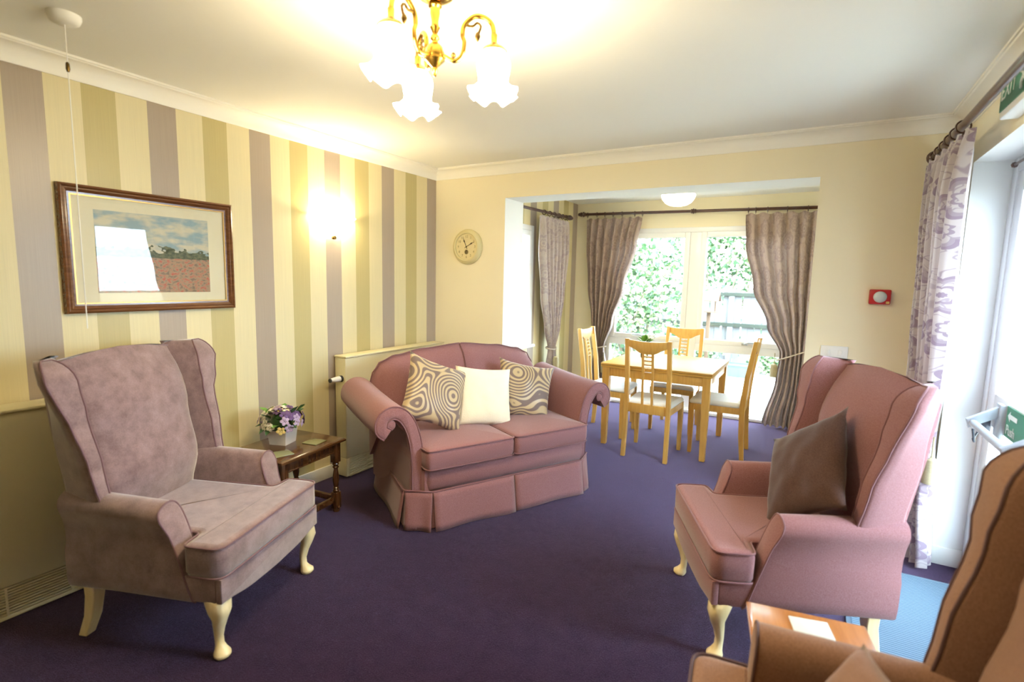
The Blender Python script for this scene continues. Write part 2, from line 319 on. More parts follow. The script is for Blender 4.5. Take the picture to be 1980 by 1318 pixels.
def keyval(keys, t):
    # keys [(t, value or tuple)...] rising t, smooth interpolation
    if t <= keys[0][0]: return keys[0][1]
    for (a, va), (b, vb) in zip(keys, keys[1:]):
        if t <= b:
            k = (t-a)/(b-a); k = k*k*(3-2*k)
            return tuple(lerp(x, y, k) for x, y in zip(va, vb)) if isinstance(va, tuple) else lerp(va, vb, k)
    return keys[-1][1]
def spline(pts, n=8, closed=False):
    # Catmull-Rom through points (tuples of any length)
    out = []; m = len(pts)
    rng = range(m) if closed else range(m-1)
    for i in rng:
        p0 = pts[(i-1) % m] if closed or i > 0 else pts[i]; p1 = pts[i]; p2 = pts[(i+1) % m]; p3 = pts[(i+2) % m] if closed or i+2 < m else p2
        for k in range(n):
            t = k/n
            out.append(tuple(.5*((2*b)+(-a+c)*t+(2*a-5*b+4*c-d)*t*t+(-a+3*b-3*c+d)*t**3) for a, b, c, d in zip(p0, p1, p2, p3)))
    if not closed: out.append(tuple(pts[-1]))
    return out
def scale_ring(ring, k, ax):
    # shrink a 2D ring (list of 2-tuples) by absolute inset k toward its centroid
    cx = sum(p[0] for p in ring)/len(ring); cy = sum(p[1] for p in ring)/len(ring); o = []
    for p in ring:
        d = math.hypot(p[0]-cx, p[1]-cy) or 1; f = max(0, (d-k)/d); o.append((cx+(p[0]-cx)*f, cy+(p[1]-cy)*f))
    return o
def offset_ring(ring, k):
    # inward offset of a closed ring along averaged normals
    n = len(ring); A = sum(ring[i][0]*ring[(i+1) % n][1]-ring[(i+1) % n][0]*ring[i][1] for i in range(n)); sg = 1 if A > 0 else -1; o = []
    for i in range(n):
        a, p, b = Vector(ring[i-1]), Vector(ring[i]), Vector(ring[(i+1) % n])
        d1 = (p-a).normalized() if (p-a).length > 1e-7 else Vector((0, 0)); d2 = (b-p).normalized() if (b-p).length > 1e-7 else d1
        t = d1+d2; t = t.normalized() if t.length > 1e-6 else d1
        o.append((p.x-t.y*k*sg, p.y+t.x*k*sg))
    return o
def round_poly(pts, r, n=4):
    # rounded corners for a polygon; r scalar or list
    out = []; m = len(pts)
    for i in range(m):
        a, p, b = Vector(pts[i-1]), Vector(pts[i]), Vector(pts[(i+1) % m]); rr = r[i] if isinstance(r, (list, tuple)) else r
        d1 = (a-p); d2 = (b-p); k = min(rr, d1.length*.45, d2.length*.45); s = p+d1.normalized()*k; e = p+d2.normalized()*k
        for j in range(n+1):
            t = j/n; q = (1-t)**2*s+2*t*(1-t)*p+t*t*e; out.append((q.x, q.y))
    return out
def text_mesh(body, size, mat, parent, M, name='lettering', depth=.0008, align='CENTER'):
    cu = bpy.data.curves.new(name, 'FONT'); cu.body = body; cu.size = size; cu.extrude = depth; cu.align_x = align; cu.align_y = 'CENTER'; cu.resolution_u = 3
    t = bpy.data.objects.new(name, cu); C.objects.link(t); dg = bpy.context.evaluated_depsgraph_get()
    me = bpy.data.meshes.new_from_object(t.evaluated_get(dg)); bpy.data.objects.remove(t); bpy.data.curves.remove(cu)
    me.materials.clear(); me.materials.append(mat); me.transform(M)
    o = bpy.data.objects.new(name, me); C.objects.link(o); o.parent = parent; return o
def frame4(ox, oy, oz, X, Y):
    # matrix placing local x along X, local y along Y
    X = Vector(X).normalized(); Y = Vector(Y).normalized(); Z = X.cross(Y)
    return Matrix(((X.x, Y.x, Z.x, ox), (X.y, Y.y, Z.y, oy), (X.z, Y.z, Z.z, oz), (0, 0, 0, 1)))

# ================================================================== THE ROOM
XR, ZC, ZT = 3.595, 2.314, 2.4                 # right wall, cornice foot, ceiling
OX1, OX2, OZ, OT = .7156, 2.937, 2.127, .305  # opening to the alcove, wall thickness
AX0, AX1, AY = .345, 3.30, 2.35               # alcove left, right, back
YR = -5.2                                     # wall behind the camera
DY0, DY1, DZ, DX = -1.85, -.26, 2.10, 3.745   # recess of the exit door

m = MB(); m.box(-.1, XR+.25, YR-.1, OT, -.08, 0); m.box(AX0-.12, AX1+.1, OT, AY+.12, -.08, 0)
structure(m.build('floor', MAT['carpet'], smooth=False))
m = MB(); m.box(-.1, XR+.25, YR-.1, OT, ZT, ZT+.1)
structure(m.build('ceiling', MAT['ceiling'], smooth=False))
m = MB(); m.box(AX0-.12, AX1+.1, OT, AY+.12, ZT, ZT+.1)
structure(m.build('ceiling_alcove', MAT['ceiling'], smooth=False))
m = MB(); m.box(-.12, 0, YR-.1, OT, 0, ZT)
structure(m.build('wall_left', MAT['stripe_l'], smooth=False))
m = MB(); m.box(-.12, XR+.25, YR-.1, YR, 0, ZT)
structure(m.build('wall_front', MAT['paint'], smooth=False))
# back wall: two piers and a lintel, its reveals painted white
m = MB(); m.box(0, OX1, 0, OT, 0, ZT); m.box(OX2, XR+.25, 0, OT, 0, ZT); m.box(OX1, OX2, 0, OT, OZ, ZT)
wb = structure(m.build('wall_back', [MAT['paint'], MAT['paint_white']], smooth=False))
for p in wb.data.polygons:
    if abs(p.normal.y) < .5: p.material_index = 1
# right wall with the door recess
m = MB(); m.box(XR, XR+.22, DY1, 0, 0, ZT); m.box(XR, XR+.22, YR, DY0, 0, ZT); m.box(XR, XR+.22, DY0, DY1, DZ, ZT)
wr = structure(m.build('wall_right', [MAT['paint'], MAT['paint_white']], smooth=False))
for p in wr.data.polygons:
    if abs(p.normal.x) < .5: p.material_index = 1
# alcove walls
SWY0, SWY1, SWZ0, SWZ1 = .42, 1.215, .775, 2.03
m = MB(); m.box(AX0-.12, AX0, OT, SWY0, 0, ZT); m.box(AX0-.12, AX0, SWY1, AY+.1, 0, ZT); m.box(AX0-.12, AX0, SWY0, SWY1, 0, SWZ0); m.box(AX0-.12, AX0, SWY0, SWY1, SWZ1, ZT)
structure(m.build('wall_alcove_left', MAT['stripe_a'], smooth=False))
WX0, WX1, WZ1 = .78, 2.86, 2.085
m = MB(); m.box(AX0, WX0, AY, AY+.1, 0, ZT); m.box(WX1, AX1, AY, AY+.1, 0, ZT); m.box(WX0, WX1, AY, AY+.1, WZ1, ZT)
structure(m.build('wall_alcove_back', MAT['paint'], smooth=False))
m = MB(); m.box(AX1, AX1+.1, OT, AY+.1, 0, ZT)
structure(m.build('wall_alcove_right', MAT['paint'], smooth=False))

# coved cornice, mitred at the corners
prof = [(0, ZC), (.007, ZC), (.010, ZC+.008)] + [(.010+.058*(1-math.cos(a)), ZC+.008+.062*math.sin(a)) for a in [PI/2*k/7 for k in range(1, 8)]] + [(.072, ZT-.010), (.080, ZT-.010), (.080, ZT), (0, ZT)]
def cornice(name, f0, f1):
    m = MB(); m.loft([[f0(d, z) for d, z in prof], [f1(d, z) for d, z in prof]]); structure(m.build(name, MAT['cornice'], angle=30))
cornice('trim_1', lambda d, z: (d, YR, z), lambda d, z: (d, -d, z))
cornice('trim_2', lambda d, z: (d, -d, z), lambda d, z: (XR-d, -d, z))
cornice('trim_3', lambda d, z: (XR-d, -d, z), lambda d, z: (XR-d, YR, z))
# skirting
def board(name, x0, x1, y0, y1, h=.095):
    m = MB(); m.box(x0, x1, y0, y1, 0, h, .006); structure(m.build(name, MAT['gloss_white']))
board('baseboard_left', 0, .016, YR, -.001); board('baseboard_back', .016, OX1, -.016, 0); board('baseboard_back.001', OX2, XR, -.016, 0)
board('baseboard_right', XR-.016, XR, -.26, -.016); board('baseboard_right.001', XR-.016, XR, YR, DY0)
board('baseboard_door', XR, DX, DY1-.016, DY1, .10)
board('baseboard_alcove', AX0, AX0+.016, OT, AY); board('baseboard_opening', OX1, OX1+.014, 0, OT); board('baseboard_alcove.001', AX0+.016, WX0, AY-.016, AY)

# ---- window_1: the tall two-light window at the back of the alcove
def window_frame(parent, outer, bars, w=.055, y0=AY-.005, y1=AY+.065, name='frame'):
    x0, x1, z0, z1 = outer; m = MB()
    m.box(x0, x0+w, y0, y1, z0, z1, .006); m.box(x1-w, x1, y0, y1, z0, z1, .006); m.box(x0+w, x1-w, y0, y1, z1-w, z1, .006); m.box(x0+w, x1-w, y0, y1, z0, z0+w, .006)
    for b in bars: m.box(b[0], b[1], y0, y1, b[2], b[3], .005)
    return m.build(name, MAT['upvc'], parent)
w1 = structure(bpy.data.objects.new('window_1', None)); C.objects.link(w1); w1.location = ((WX0+WX1)/2, AY, 0)
def P1(o): o.location = (-w1.location.x, -w1.location.y, 0); return o
MXC = 1.778
P1(window_frame(w1, (WX0, WX1, 0, WZ1), [(MXC-.06, MXC+.06, .055, WZ1-.055), (WX0+.055, MXC-.06, .715, .80), (MXC+.06, WX1-.055, .715, .80)]))
for k, (x0, x1) in enumerate(((WX0+.055, MXC-.06), (MXC+.06, WX1-.055))):
    s = P1(window_frame(w1, (x0, x1, .80, WZ1-.055), [], .058, AY-.018, AY+.045, 'sash'))
    mm = MB(); mm.box(x0+.058, x1-.058, AY+.012, AY+.018, .858, WZ1-.113); g = mm.build('pane', MAT['glass'], s, smooth=False)
    mm = MB()
    for bx in ((x0+.056, x0+.061, .856, WZ1-.111), (x1-.061, x1-.056, .856, WZ1-.111), (x0+.058, x1-.058, .856, .861), (x0+.058, x1-.058, WZ1-.116, WZ1-.111)): mm.box(bx[0], bx[1], AY-.002, AY+.012, bx[2], bx[3])
    mm.build('seal', MAT['rubber'], s, smooth=False)
    mm = MB(); mm.box(x0, x1, AY+.02, AY+.026, .055, .715); P1(mm.build('pane', MAT['glass'], w1, smooth=False))
    hx = (x0+x1)/2+(-.02 if k == 0 else .03); sg = -1 if k == 0 else 1
    mm = MB(); mm.box(hx-.03, hx+.03, AY-.030, AY-.016, .815, .845, .004); mm.tube([(hx, AY-.03, .83), (hx+sg*.01, AY-.05, .838), (hx+sg*.05, AY-.052, .85), (hx+sg*.13, AY-.05, .85)], .010, 8)
    P1(mm.build('handle', MAT['steel'], w1))
mm = MB(); mm.box(WX0-.02, WX1+.02, AY-.05, AY-.005, 0, .035, .006); P1(mm.build('threshold', MAT['upvc'], w1))
# ---- window_2: narrow window in the alcove's left wall
w2 = structure(bpy.data.objects.new('window_2', None)); C.objects.link(w2)
def yz_frame(y0, y1, z0, z1, w, x0, x1, name, parent):
    m = MB(); m.box(x0, x1, y0, y0+w, z0, z1, .005); m.box(x0, x1, y1-w, y1, z0, z1, .005); m.box(x0, x1, y0+w, y1-w, z1-w, z1, .005); m.box(x0, x1, y0+w, y1-w, z0, z0+w, .005); return m.build(name, MAT['upvc'], parent)
yz_frame(SWY0, SWY1, SWZ0, SWZ1, .055, AX0-.075, AX0+.004, 'frame', w2)
s = yz_frame(SWY0+.055, SWY1-.055, SWZ0+.055, SWZ1-.055, .055, AX0-.06, AX0+.012, 'sash', w2)
mm = MB(); mm.box(AX0-.03, AX0-.024, SWY0+.11, SWY1-.11, SWZ0+.11, SWZ1-.11); mm.build('pane', MAT['glass'], s, smooth=False)
mm = MB(); mm.box(AX0, AX0+.035, SWY0-.03, SWY1+.03, SWZ0-.03, SWZ0, .006); mm.build('window_sill', MAT['upvc'], w2)

# ---- door_1: the glazed exit door with a push bar, in the recess at the right
d1 = structure(bpy.data.objects.new('door_1', None)); C.objects.link(d1); d1.location = (DX, -1.1, 0)
def D(o): o.location = (-DX, 1.1, 0); return o
def yzf(y0, y1, z0, z1, w, x0, x1, name, parent, wb=None, bars=()):
    m = MB(); wb = wb or w; m.box(x0, x1, y0, y0+w, z0, z1, .006); m.box(x0, x1, y1-w, y1, z0, z1, .006); m.box(x0, x1, y0+w, y1-w, z1-w, z1, .006); m.box(x0, x1, y0+w, y1-w, z0, z0+wb, .006)
    for b in bars: m.box(x0, x1, b[0], b[1], b[2], b[3], .006)
    return m.build(name, MAT['upvc'], parent)
D(yzf(DY0, DY1, 0, DZ, .07, DX, DX+.07, 'frame', d1, .03, [(-1.27, -1.20, .03, DZ-.07)]))
leaf = D(yzf(-1.20, DY1-.07, .03, DZ-.07, .10, DX+.005, DX+.055, 'leaf', d1, .14, [(-1.10, DY1-.17, .82, .98)]))
for z0, z1 in ((.17, .82), (.98, DZ-.17)):
    mm = MB(); mm.box(DX+.027, DX+.033, -1.10, DY1-.17, z0, z1); mm.build('pane', MAT['glass'], leaf, smooth=False)
side = D(yzf(DY0+.07, -1.27, .03, DZ-.07, .09, DX+.005, DX+.055, 'side_light', d1, .14))
mm = MB(); mm.box(DX+.027, DX+.033, DY0+.16, -1.36, .17, DZ-.16); mm.build('pane', MAT['glass'], side, smooth=False)
pb = D(MB().tube([(3.645, -.62, .86), (3.645, -1.13, .86)], .017, 12).build('push_bar', MAT['bar_grey'], d1))
for y in (-.60, -1.12):
    mm = MB(); mm.box(DX-.018, DX+.006, y-.035, y+.035, .80, .96, .006); mm.prism([(DX-.01, .95), (DX-.01, .90), (3.63, .835), (3.62, .875)], 'Y', y-.016, y+.016, .004); mm.build('bracket', MAT['bar_grey'], pb)
mm = MB(); mm.box(3.70, 3.735, -.50, -.44, .80, .885, .008); mm.tube([(3.70, -.50, .82), (3.67, -.53, .765), (3.66, -.60, .77), (3.65, -.60, .83)], .005, 6); mm.build('latch', MAT['chrome_dark'], pb)
mm = MB(); mm.box(DX-.001, DX+.0045, -1.02, -.66, .83, .965); sg = mm.build('push_sign', MAT['green_sign'], leaf, smooth=False)
text_mesh('Push', .062, MAT['sign_white'], sg, frame4(DX-.0022, -.675, .862, (0, -1, 0), (0, 0, 1)), align='LEFT')
mm = MB(); mm.prism([(-.68, .925), (-.71, .948), (-.71, .935), (-.80, .935), (-.80, .915), (-.71, .915), (-.71, .902)], 'X', DX-.0022, DX-.0012); mm.build('arrow', MAT['sign_white'], sg, smooth=False)
rod = D(MB().tube([(3.715, -.42, 2.05), (3.715, -1.12, 2.05)], .006, 8).lathe([(0, -.014), (.010, -.01), (.014, 0), (.010, .01), (0, .014)], 10, (3.715, -.41, 2.05)).build('net_rod', MAT['walnut'], d1))

# ================================================================== FITTINGS ON WALLS AND CEILING
def radiator(y0, y1, x1, h, label):
    t = thing('radiator_cover', label, 'radiator', (0, (y0+y1)/2, 0)); yc = (y0+y1)/2
    m = MB(); a, b = y0-yc, y1-yc
    m.box(.017, x1, a, b, .145, h, .008); m.box(.017, x1, a, a+.03, .01, .145, .004); m.box(.017, x1, b-.03, b, .01, .145, .004); m.box(.017, x1-.03, a+.03, b-.03, .01, .145); m.box(.017, x1, a+.03, b-.03, .005, .022, .003)
    m.build('casing', MAT['cream'], t)
    m = MB(); m.box(.017, x1+.012, a-.006, b+.006, h, h+.014, .005); m.build('top_panel', MAT['cream'], t)
    m = MB(); m.box(x1-.03, x1-.026, a+.03, b-.03, .02, .145); m.build('grille_back', MAT['cream_dark'], t, smooth=False)
    sm = MB().box(x1-.022, x1-.002, a+.03, b-.03, -.0032, .0032)
    first = sm.build('slat', MAT['cream'], t, smooth=False); first.location.z = .030
    for k in range(1, 10):
        o = first.copy(); C.objects.link(o); o.parent = t; o.location.z = .030+k*.0122
    ny = a+.2
    while ny < b-.1: MB().box(x1-.008, x1-.0005, ny-.004, ny+.004, .02, .145).build('mullion', MAT['cream'], t, smooth=False); ny += .22
    return t
rA = radiator(-4.1, -2.52, .15, .88, 'long cream radiator cover half hidden behind the grey velvet armchair')
rB = radiator(-1.17, -.05, .125, .885, 'cream radiator cover with valve knob behind the sofa')
m = MB(); m.lathe([(.020, -.03), (.021, 0), (.018, .03), (.015, .055), (.013, .062)], 16); m.xf(Matrix.Translation((.085, -1.17-rB.location.y-.035, .735)) @ Matrix.Rotation(PI/2, 4, 'X'))
vk = m.build('valve_knob', MAT['white'], rB)
m = MB(); m.lathe([(.023, -.01), (.024, .0), (.021, .012)], 16); m.xf(Matrix.Translation((.085, -1.17-rB.location.y-.006, .735)) @ Matrix.Rotation(PI/2, 4, 'X')); m.build('collar', MAT['rubber'], vk)
m = MB(); m.lathe([(.014, 0), (.014, .010)], 14); m.xf(Matrix.Translation((.085, -1.17-rB.location.y-.096, .735)) @ Matrix.Rotation(PI/2, 4, 'X')); m.build('end_cap', MAT['rubber'], vk)

# framed landscape
PY0, PY1, PZ0, PZ1 = -2.70, -1.8985, 1.265, 1.857
pic = thing('framed_picture', 'landscape print in a wide cream mount and dark wooden frame on striped wall', 'picture', (.002, (PY0+PY1)/2, (PZ0+PZ1)/2))
W2, H2 = (PY1-PY0)/2, (PZ1-PZ0)/2
pr = [(0, 0), (.026, .002), (.030, .010), (.024, .018), (.026, .024), (.022, .030), (.016, .036), (.015, .044), (0, .044)]
m = MB(); m.loft([[(d, y*(W2-i), z*(H2-i)) for d, i in pr] for y, z in ((-1, -1), (1, -1), (1, 1), (-1, 1), (-1, -1))], cap=False); m.build('frame', MAT['frame_wood'], pic, angle=30)
m = MB(); m.loft([[(d, y*(W2-i), z*(H2-i)) for d, i in ((.010, .043), (.0155, .044), (.0155, .050), (.010, .050))] for y, z in ((-1, -1), (1, -1), (1, 1), (-1, 1), (-1, -1))], cap=False); m.build('gilt_slip', MAT['gilt'], pic)
m = MB(); m.box(.001, .008, -W2+.04, W2-.04, -H2+.04, H2-.04); m.build('mount', MAT['mount'], pic, smooth=False)
a, b, c, d = -W2+.135, W2-.135, -H2+.095, H2-.105
me = bpy.data.meshes.new('print'); me.from_pydata([(.0085, a, c), (.0085, b, c), (.0085, b, d), (.0085, a, d)], [], [(0, 1, 2, 3)]); ul = me.uv_layers.new()
for i, q in enumerate(((0, 0), (1, 0), (1, 1), (0, 1))): ul.data[i].uv = q
me.materials.append(MAT['print']); o = bpy.data.objects.new('print', me); C.objects.link(o); o.parent = pic
m = MB(); m.box(.0115, .0125, -W2+.045, W2-.045, -H2+.045, H2-.045); m.build('picture_glass', MAT['pglass'], pic, smooth=False)

# clock
ck = thing('wall_clock', 'round cream wall clock with dark spade hands on back wall', 'clock', (.354, 0, 1.735))
def ylathe(prof, n=48): return MB().lathe(prof, n).xf(Matrix.Rotation(PI/2, 4, 'X'))     # axis along -Y
ylathe([(.0, 0), (.148, 0), (.150, .012), (.144, .026), (.132, .038), (.120, .043), (.112, .040), (.110, .026), (.0, .026)]).build('case', MAT['clock_rim'], ck, angle=35)
ylathe([(.0, .0262), (.109, .0262), (.109, .0275), (0, .0275)]).build('dial', MAT['clock_face'], ck)
for k in range(1, 13):
    a = PI/2-2*PI*k/12
    text_mesh(str(k), .030, MAT['ink_faint'], ck, frame4(.086*math.cos(a), -.0283, .086*math.sin(a), (1, 0, 0), (0, 0, 1)), 'numeral', .0005)
def hand(ang, ln, w):
    o = [(-.0018, -.02), (.0018, -.02), (.0022, ln*.45), (w, ln*.62), (.0016, ln*.78), (0, ln), (-.0016, ln*.78), (-w, ln*.62), (-.0022, ln*.45)]
    m = MB(); m.prism(o, 'Y', -.0325, -.0310); m.xf(Matrix.Rotation(ang, 4, 'Y')); m.build('hand', MAT['ink'], ck, smooth=False)
hand(R(-25), .085, .007); hand(R(62), .092, .006)
ylathe([(0, .030), (.006, .030), (.005, .035), (0, .036)], 14).build('spindle', MAT['ink'], ck)
# small seconds dial
ylathe([(.018, .0276), (.020, .0276), (.020, .0282), (.018, .0282), (.018, .0276)], 24).xf(Matrix.Translation((0, 0, -.045))).build('seconds_ring', MAT['ink_faint'], ck)

# red alarm sounder and socket on the back wall
al = thing('fire_alarm', 'small square red alarm box with pale round dome on back wall', 'alarm', (3.292, 0, 1.417))
m = MB(); m.box(-.052, .052, -.032, 0, -.043, .043, .006); m.build('housing', MAT['red'], al)
ylathe([(.033, .031), (.033, .036), (.026, .045), (.012, .050), (0, .0505)], 28).build('dome', MAT['dome'], al)
m = MB(); m.box(.030, .047, -.0335, -.031, -.038, -.025, .002); m.build('badge', MAT['petal_yellow'], al)
so = thing('light_switch', 'white double switch plate on back wall above the pink armchair', 'switch', (3.093, 0, 1.068))
m = MB(); m.box(-.072, .072, -.010, 0, -.043, .043, .004); m.build('plate', MAT['white'], so)
for x in (-.032, .032): m = MB(); m.box(x-.011, x+.011, -.0145, -.009, -.019, .019, .003); m.build('rocker', MAT['white'], so)

# ceiling pull-cord switch
pc = thing('pull_cord_switch', 'white ceiling pull-cord switch hanging in front of the picture', 'switch', (.495, -2.8, ZT))
MB().lathe([(.052, 0), (.052, -.010), (.045, -.026), (.03, -.034), (0, -.035)], 28).build('rose', MAT['white'], pc)
MB().tube([(0, 0, -.03), (0, 0, -.62), (.001, 0, -1.16)], .0018, 6).build('cord', MAT['white'], pc)
MB().lathe([(.002, -.165), (.006, -.17), (.007, -.19), (.004, -.20), (.002, -.201)], 12).build('connector', MAT['brass_dark'], pc)

# wall sconce
sc = thing('wall_light', 'lit half-bowl glass wall light on the striped wall', 'lamp', (0, -1.165, 1.745))
nr, na = 12, 24; rings = []
for i in range(nr+1):
    t = i/nr; r = .045+.125*(t**.75) + (.018*max(0, t-.85)/.15); z = .125*t**1.25
    rings.append([(.006+r*.72*math.sin(PI*k/na), -r*math.cos(PI*k/na), z) for k in range(na+1)])
m = MB(); m.loft(rings, cap=False, closed=False); m.add([(.006, 0, 0)]+list(rings[0]), [(0, i, i+1) for i in range(1, na+1)])
bo = m.build('bowl', MAT['sconce'], sc, fix=False)
sf = bo.modifiers.new('thickness', 'SOLIDIFY'); sf.thickness = .004
m = MB(); m.lathe([(0, -.03), (.014, -.028), (.017, -.014), (.012, -.002), (0, 0)], 14, (.028, 0, 0)); m.build('finial', MAT['brass_dark'], sc)
m = MB(); m.box(0, .012, -.04, .04, .0, .11, .004); m.build('back_plate', MAT['brass_dark'], sc)
m = MB(); m.lathe([(0, .045), (.014, .05), (.022, .075), (.020, .095), (0, .11)], 14, (.055, 0, 0)); m.build('bulb', MAT['bulb'], sc)

# chandelier
CH = Vector((1.808, -2.277, 0))
ch = thing('chandelier', 'brass three-arm ceiling light with lit frilled glass shades', 'chandelier', (CH.x, CH.y, ZT))
zz = lambda z: z-ZT
MB().lathe([(0, zz(2.4)), (.062, zz(2.4)), (.064, zz(2.393)), (.055, zz(2.383)), (.030, zz(2.372)), (.012, zz(2.366)), (0, zz(2.366))], 28).build('canopy', MAT['brass'], ch)
MB().lathe([(r, zz(z)) for r, z in ((.008, 2.368), (.021, 2.364), (.023, 2.356), (.017, 2.350), (.017, 2.335), (.012, 2.310), (.013, 2.300), (.017, 2.292), (.011, 2.280), (.009, 2.272), (.015, 2.264), (.016, 2.257), (.009, 2.250), (.012, 2.243), (.012, 2.238))], 20).build('stem', MAT['brass'], ch)
hub = MB().lathe([(r, zz(z)) for r, z in ((0, 2.243), (.016, 2.242), (.026, 2.232), (.031, 2.214), (.029, 2.200), (.033, 2.197), (.033, 2.191), (.025, 2.183), (.014, 2.172), (.008, 2.166), (.010, 2.160), (.008, 2.150), (.005, 2.146), (.006, 2.141), (0, 2.136))], 24).build('hub', MAT['brass'], ch)
def shade_mesh():
    m = MB(); n = 48
    pr = [(.022, 0), (.040, -.006), (.052, -.022), (.056, -.042), (.053, -.064), (.049, -.085), (.051, -.104), (.062, -.122), (.078, -.134)]
    rings = []
    for i, (r, z) in enumerate(pr):
        k = max(0, (i-5)/3)**1.5
        rings.append([((r*(1+.20*k*math.cos(6*a)))*math.cos(a), (r*(1+.20*k*math.cos(6*a)))*math.sin(a), z-.016*k*math.cos(6*a+PI)-.006*k) for a in [2*PI*j/n for j in range(n)]])
    m.loft(rings, cap=False); return m
for ang in (-93, 27, 147):
    a = R(ang); Rm = Matrix.Rotation(a, 4, 'Z')
    path = spline([(.028, 0, zz(2.205)), (.065, 0, zz(2.188)), (.090, 0, zz(2.205)), (.098, 0, zz(2.245)), (.092, 0, zz(2.268)), (.098, 0, zz(2.300)), (.130, 0, zz(2.326)), (.165, 0, zz(2.322)), (.190, 0, zz(2.300)), (.197, 0, zz(2.262))], 5)
    m = MB().tube(path, [.0075 if i < 20 else .0085 for i in range(len(path))], 10).xf(Rm); arm = m.build('arm', MAT['brass'], ch)
    m = MB().tube(spline([(.100, 0, zz(2.300)), (.125, 0, zz(2.296)), (.140, 0, zz(2.306)), (.152, 0, zz(2.296)), (.146, 0, zz(2.276)), (.140, 0, zz(2.262))], 4), [.005, .004]*10+[.003], 8)
    m.lathe([(0, .012), (.007, .006), (.010, -.004), (.005, -.016), (0, -.022)], 8, (.142, 0, zz(2.268))).xf(Rm); m.build('scroll', MAT['brass_dark'], arm)
    MB().lathe([(0, .012), (.007, .006), (.009, 0), (.006, -.006), (0, -.01)], 10, (.062, 0, zz(2.205))).xf(Rm).build('boss', MAT['brass_dark'], arm)
    m = MB().lathe([(.006, .040), (.011, .036), (.010, .012), (.016, .004), (.034, -.006), (.042, -.016), (.040, -.019), (0, -.019)], 24, (.197, 0, zz(2.234))).xf(Rm); m.build('gallery', MAT['brass'], ch)
    m = shade_mesh().xf(Matrix.Translation((.197*math.cos(a), .197*math.sin(a), zz(2.216)))); sh = m.build('shade', MAT['shade'], ch, angle=80, fix=False)
    MB().lathe([(0, .03), (.010, .026), (.013, .012), (.022, -.012), (.022, -.028), (.012, -.042), (0, -.045)], 14, (.197*math.cos(a), .197*math.sin(a), zz(2.155))).build('bulb', MAT['bulb_down'], ch)
# alcove ceiling light
al2 = thing('ceiling_light', 'round lit glass ceiling light in the dining alcove', 'lamp', (1.80, 1.30, ZT))
MB().lathe([(.05, 0), (.05, -.03), (.03, -.04), (.012, -.06), (.012, -.115), (0, -.115)], 20).build('rose', MAT['brass'], al2)
MB().lathe([(.150, -.120), (.152, -.135), (.140, -.165), (.115, -.195), (.08, -.215), (.03, -.225), (0, -.226)], 32).build('bowl', MAT['alcove_lamp'], al2)

# exit sign over the door
ex = thing('exit_sign', 'green EXIT sign box above the glazed door', 'sign', (XR, -1.12, 2.135))
m = MB(); m.box(-.062, 0, -.20, .20, 0, .165, .008); m.build('housing', MAT['white'], ex)
m = MB(); m.box(-.066, -.062, -.185, .185, .025, .15); m.build('panel', MAT['green_sign'], ex, smooth=False)
text_mesh('EXIT', .085, MAT['sign_white'], ex, frame4(-.0672, .172, .088, (0, -1, 0), (0, 0, 1)), 'lettering', .0006, 'LEFT')
m = MB()
m.lathe([(0, -.009), (.008, -.005), (.010, 0), (.008, .005), (0, .009)], 10, (-.067, -.075, .128))
for pth in ([(-.0672, -.078, .112), (-.0672, -.085, .080)], [(-.0672, -.085, .080), (-.0672, -.068, .062), (-.0672, -.072, .040)], [(-.0672, -.085, .080), (-.0672, -.105, .065), (-.0672, -.118, .066)], [(-.0672, -.078, .110), (-.0672, -.058, .098)], [(-.0672, -.078, .110), (-.0672, -.100, .100)]): m.tube(pth, .0055, 6)
m.build('running_figure', MAT['sign_white'], ex)

# ================================================================== SOFT FURNITURE
def flat_caps(o):
    for p in o.data.polygons:
        if abs(p.normal.z) > .99 and p.area > .04: p.use_smooth = False
def slab_cushion(name, out, z0, z1, mat, pipe, parent, r=.022, crown=.012, piping=True, psize=.0045, convex=False):
    # upholstered slab from a plan outline: rounded edges, crowned top, piped seams
    rings = []
    for k, (ins, z) in enumerate(((.03, z0), (.008, z0+.004), (0, z0+r), (0, z1-r), (.006, z1-.006), (.016, z1), (.030, z1+.002))):
        rg = offset_ring(out, ins); rings.append([(x, y, z) for x, y in rg])
    if convex:
        cx = sum(p[0] for p in out)/len(out); cy = sum(p[1] for p in out)/len(out); base = offset_ring(out, .018); rings.pop()
        for k in (.93, .82, .65, .4, .12): rings.append([(cx+(x-cx)*k, cy+(y-cy)*k, z1+crown*(1-k**3)) for x, y in base])
    o = MB().loft(rings).build(name, mat, parent, angle=60)
    if not convex: flat_caps(o)
    if piping:
        for z in (z1-.004, z0+.006):
            rg = offset_ring(out, .001); MB().tube([(x, y, z) for x, y in rg], psize, 6, closed=True).build('piping', pipe, o)
    return o
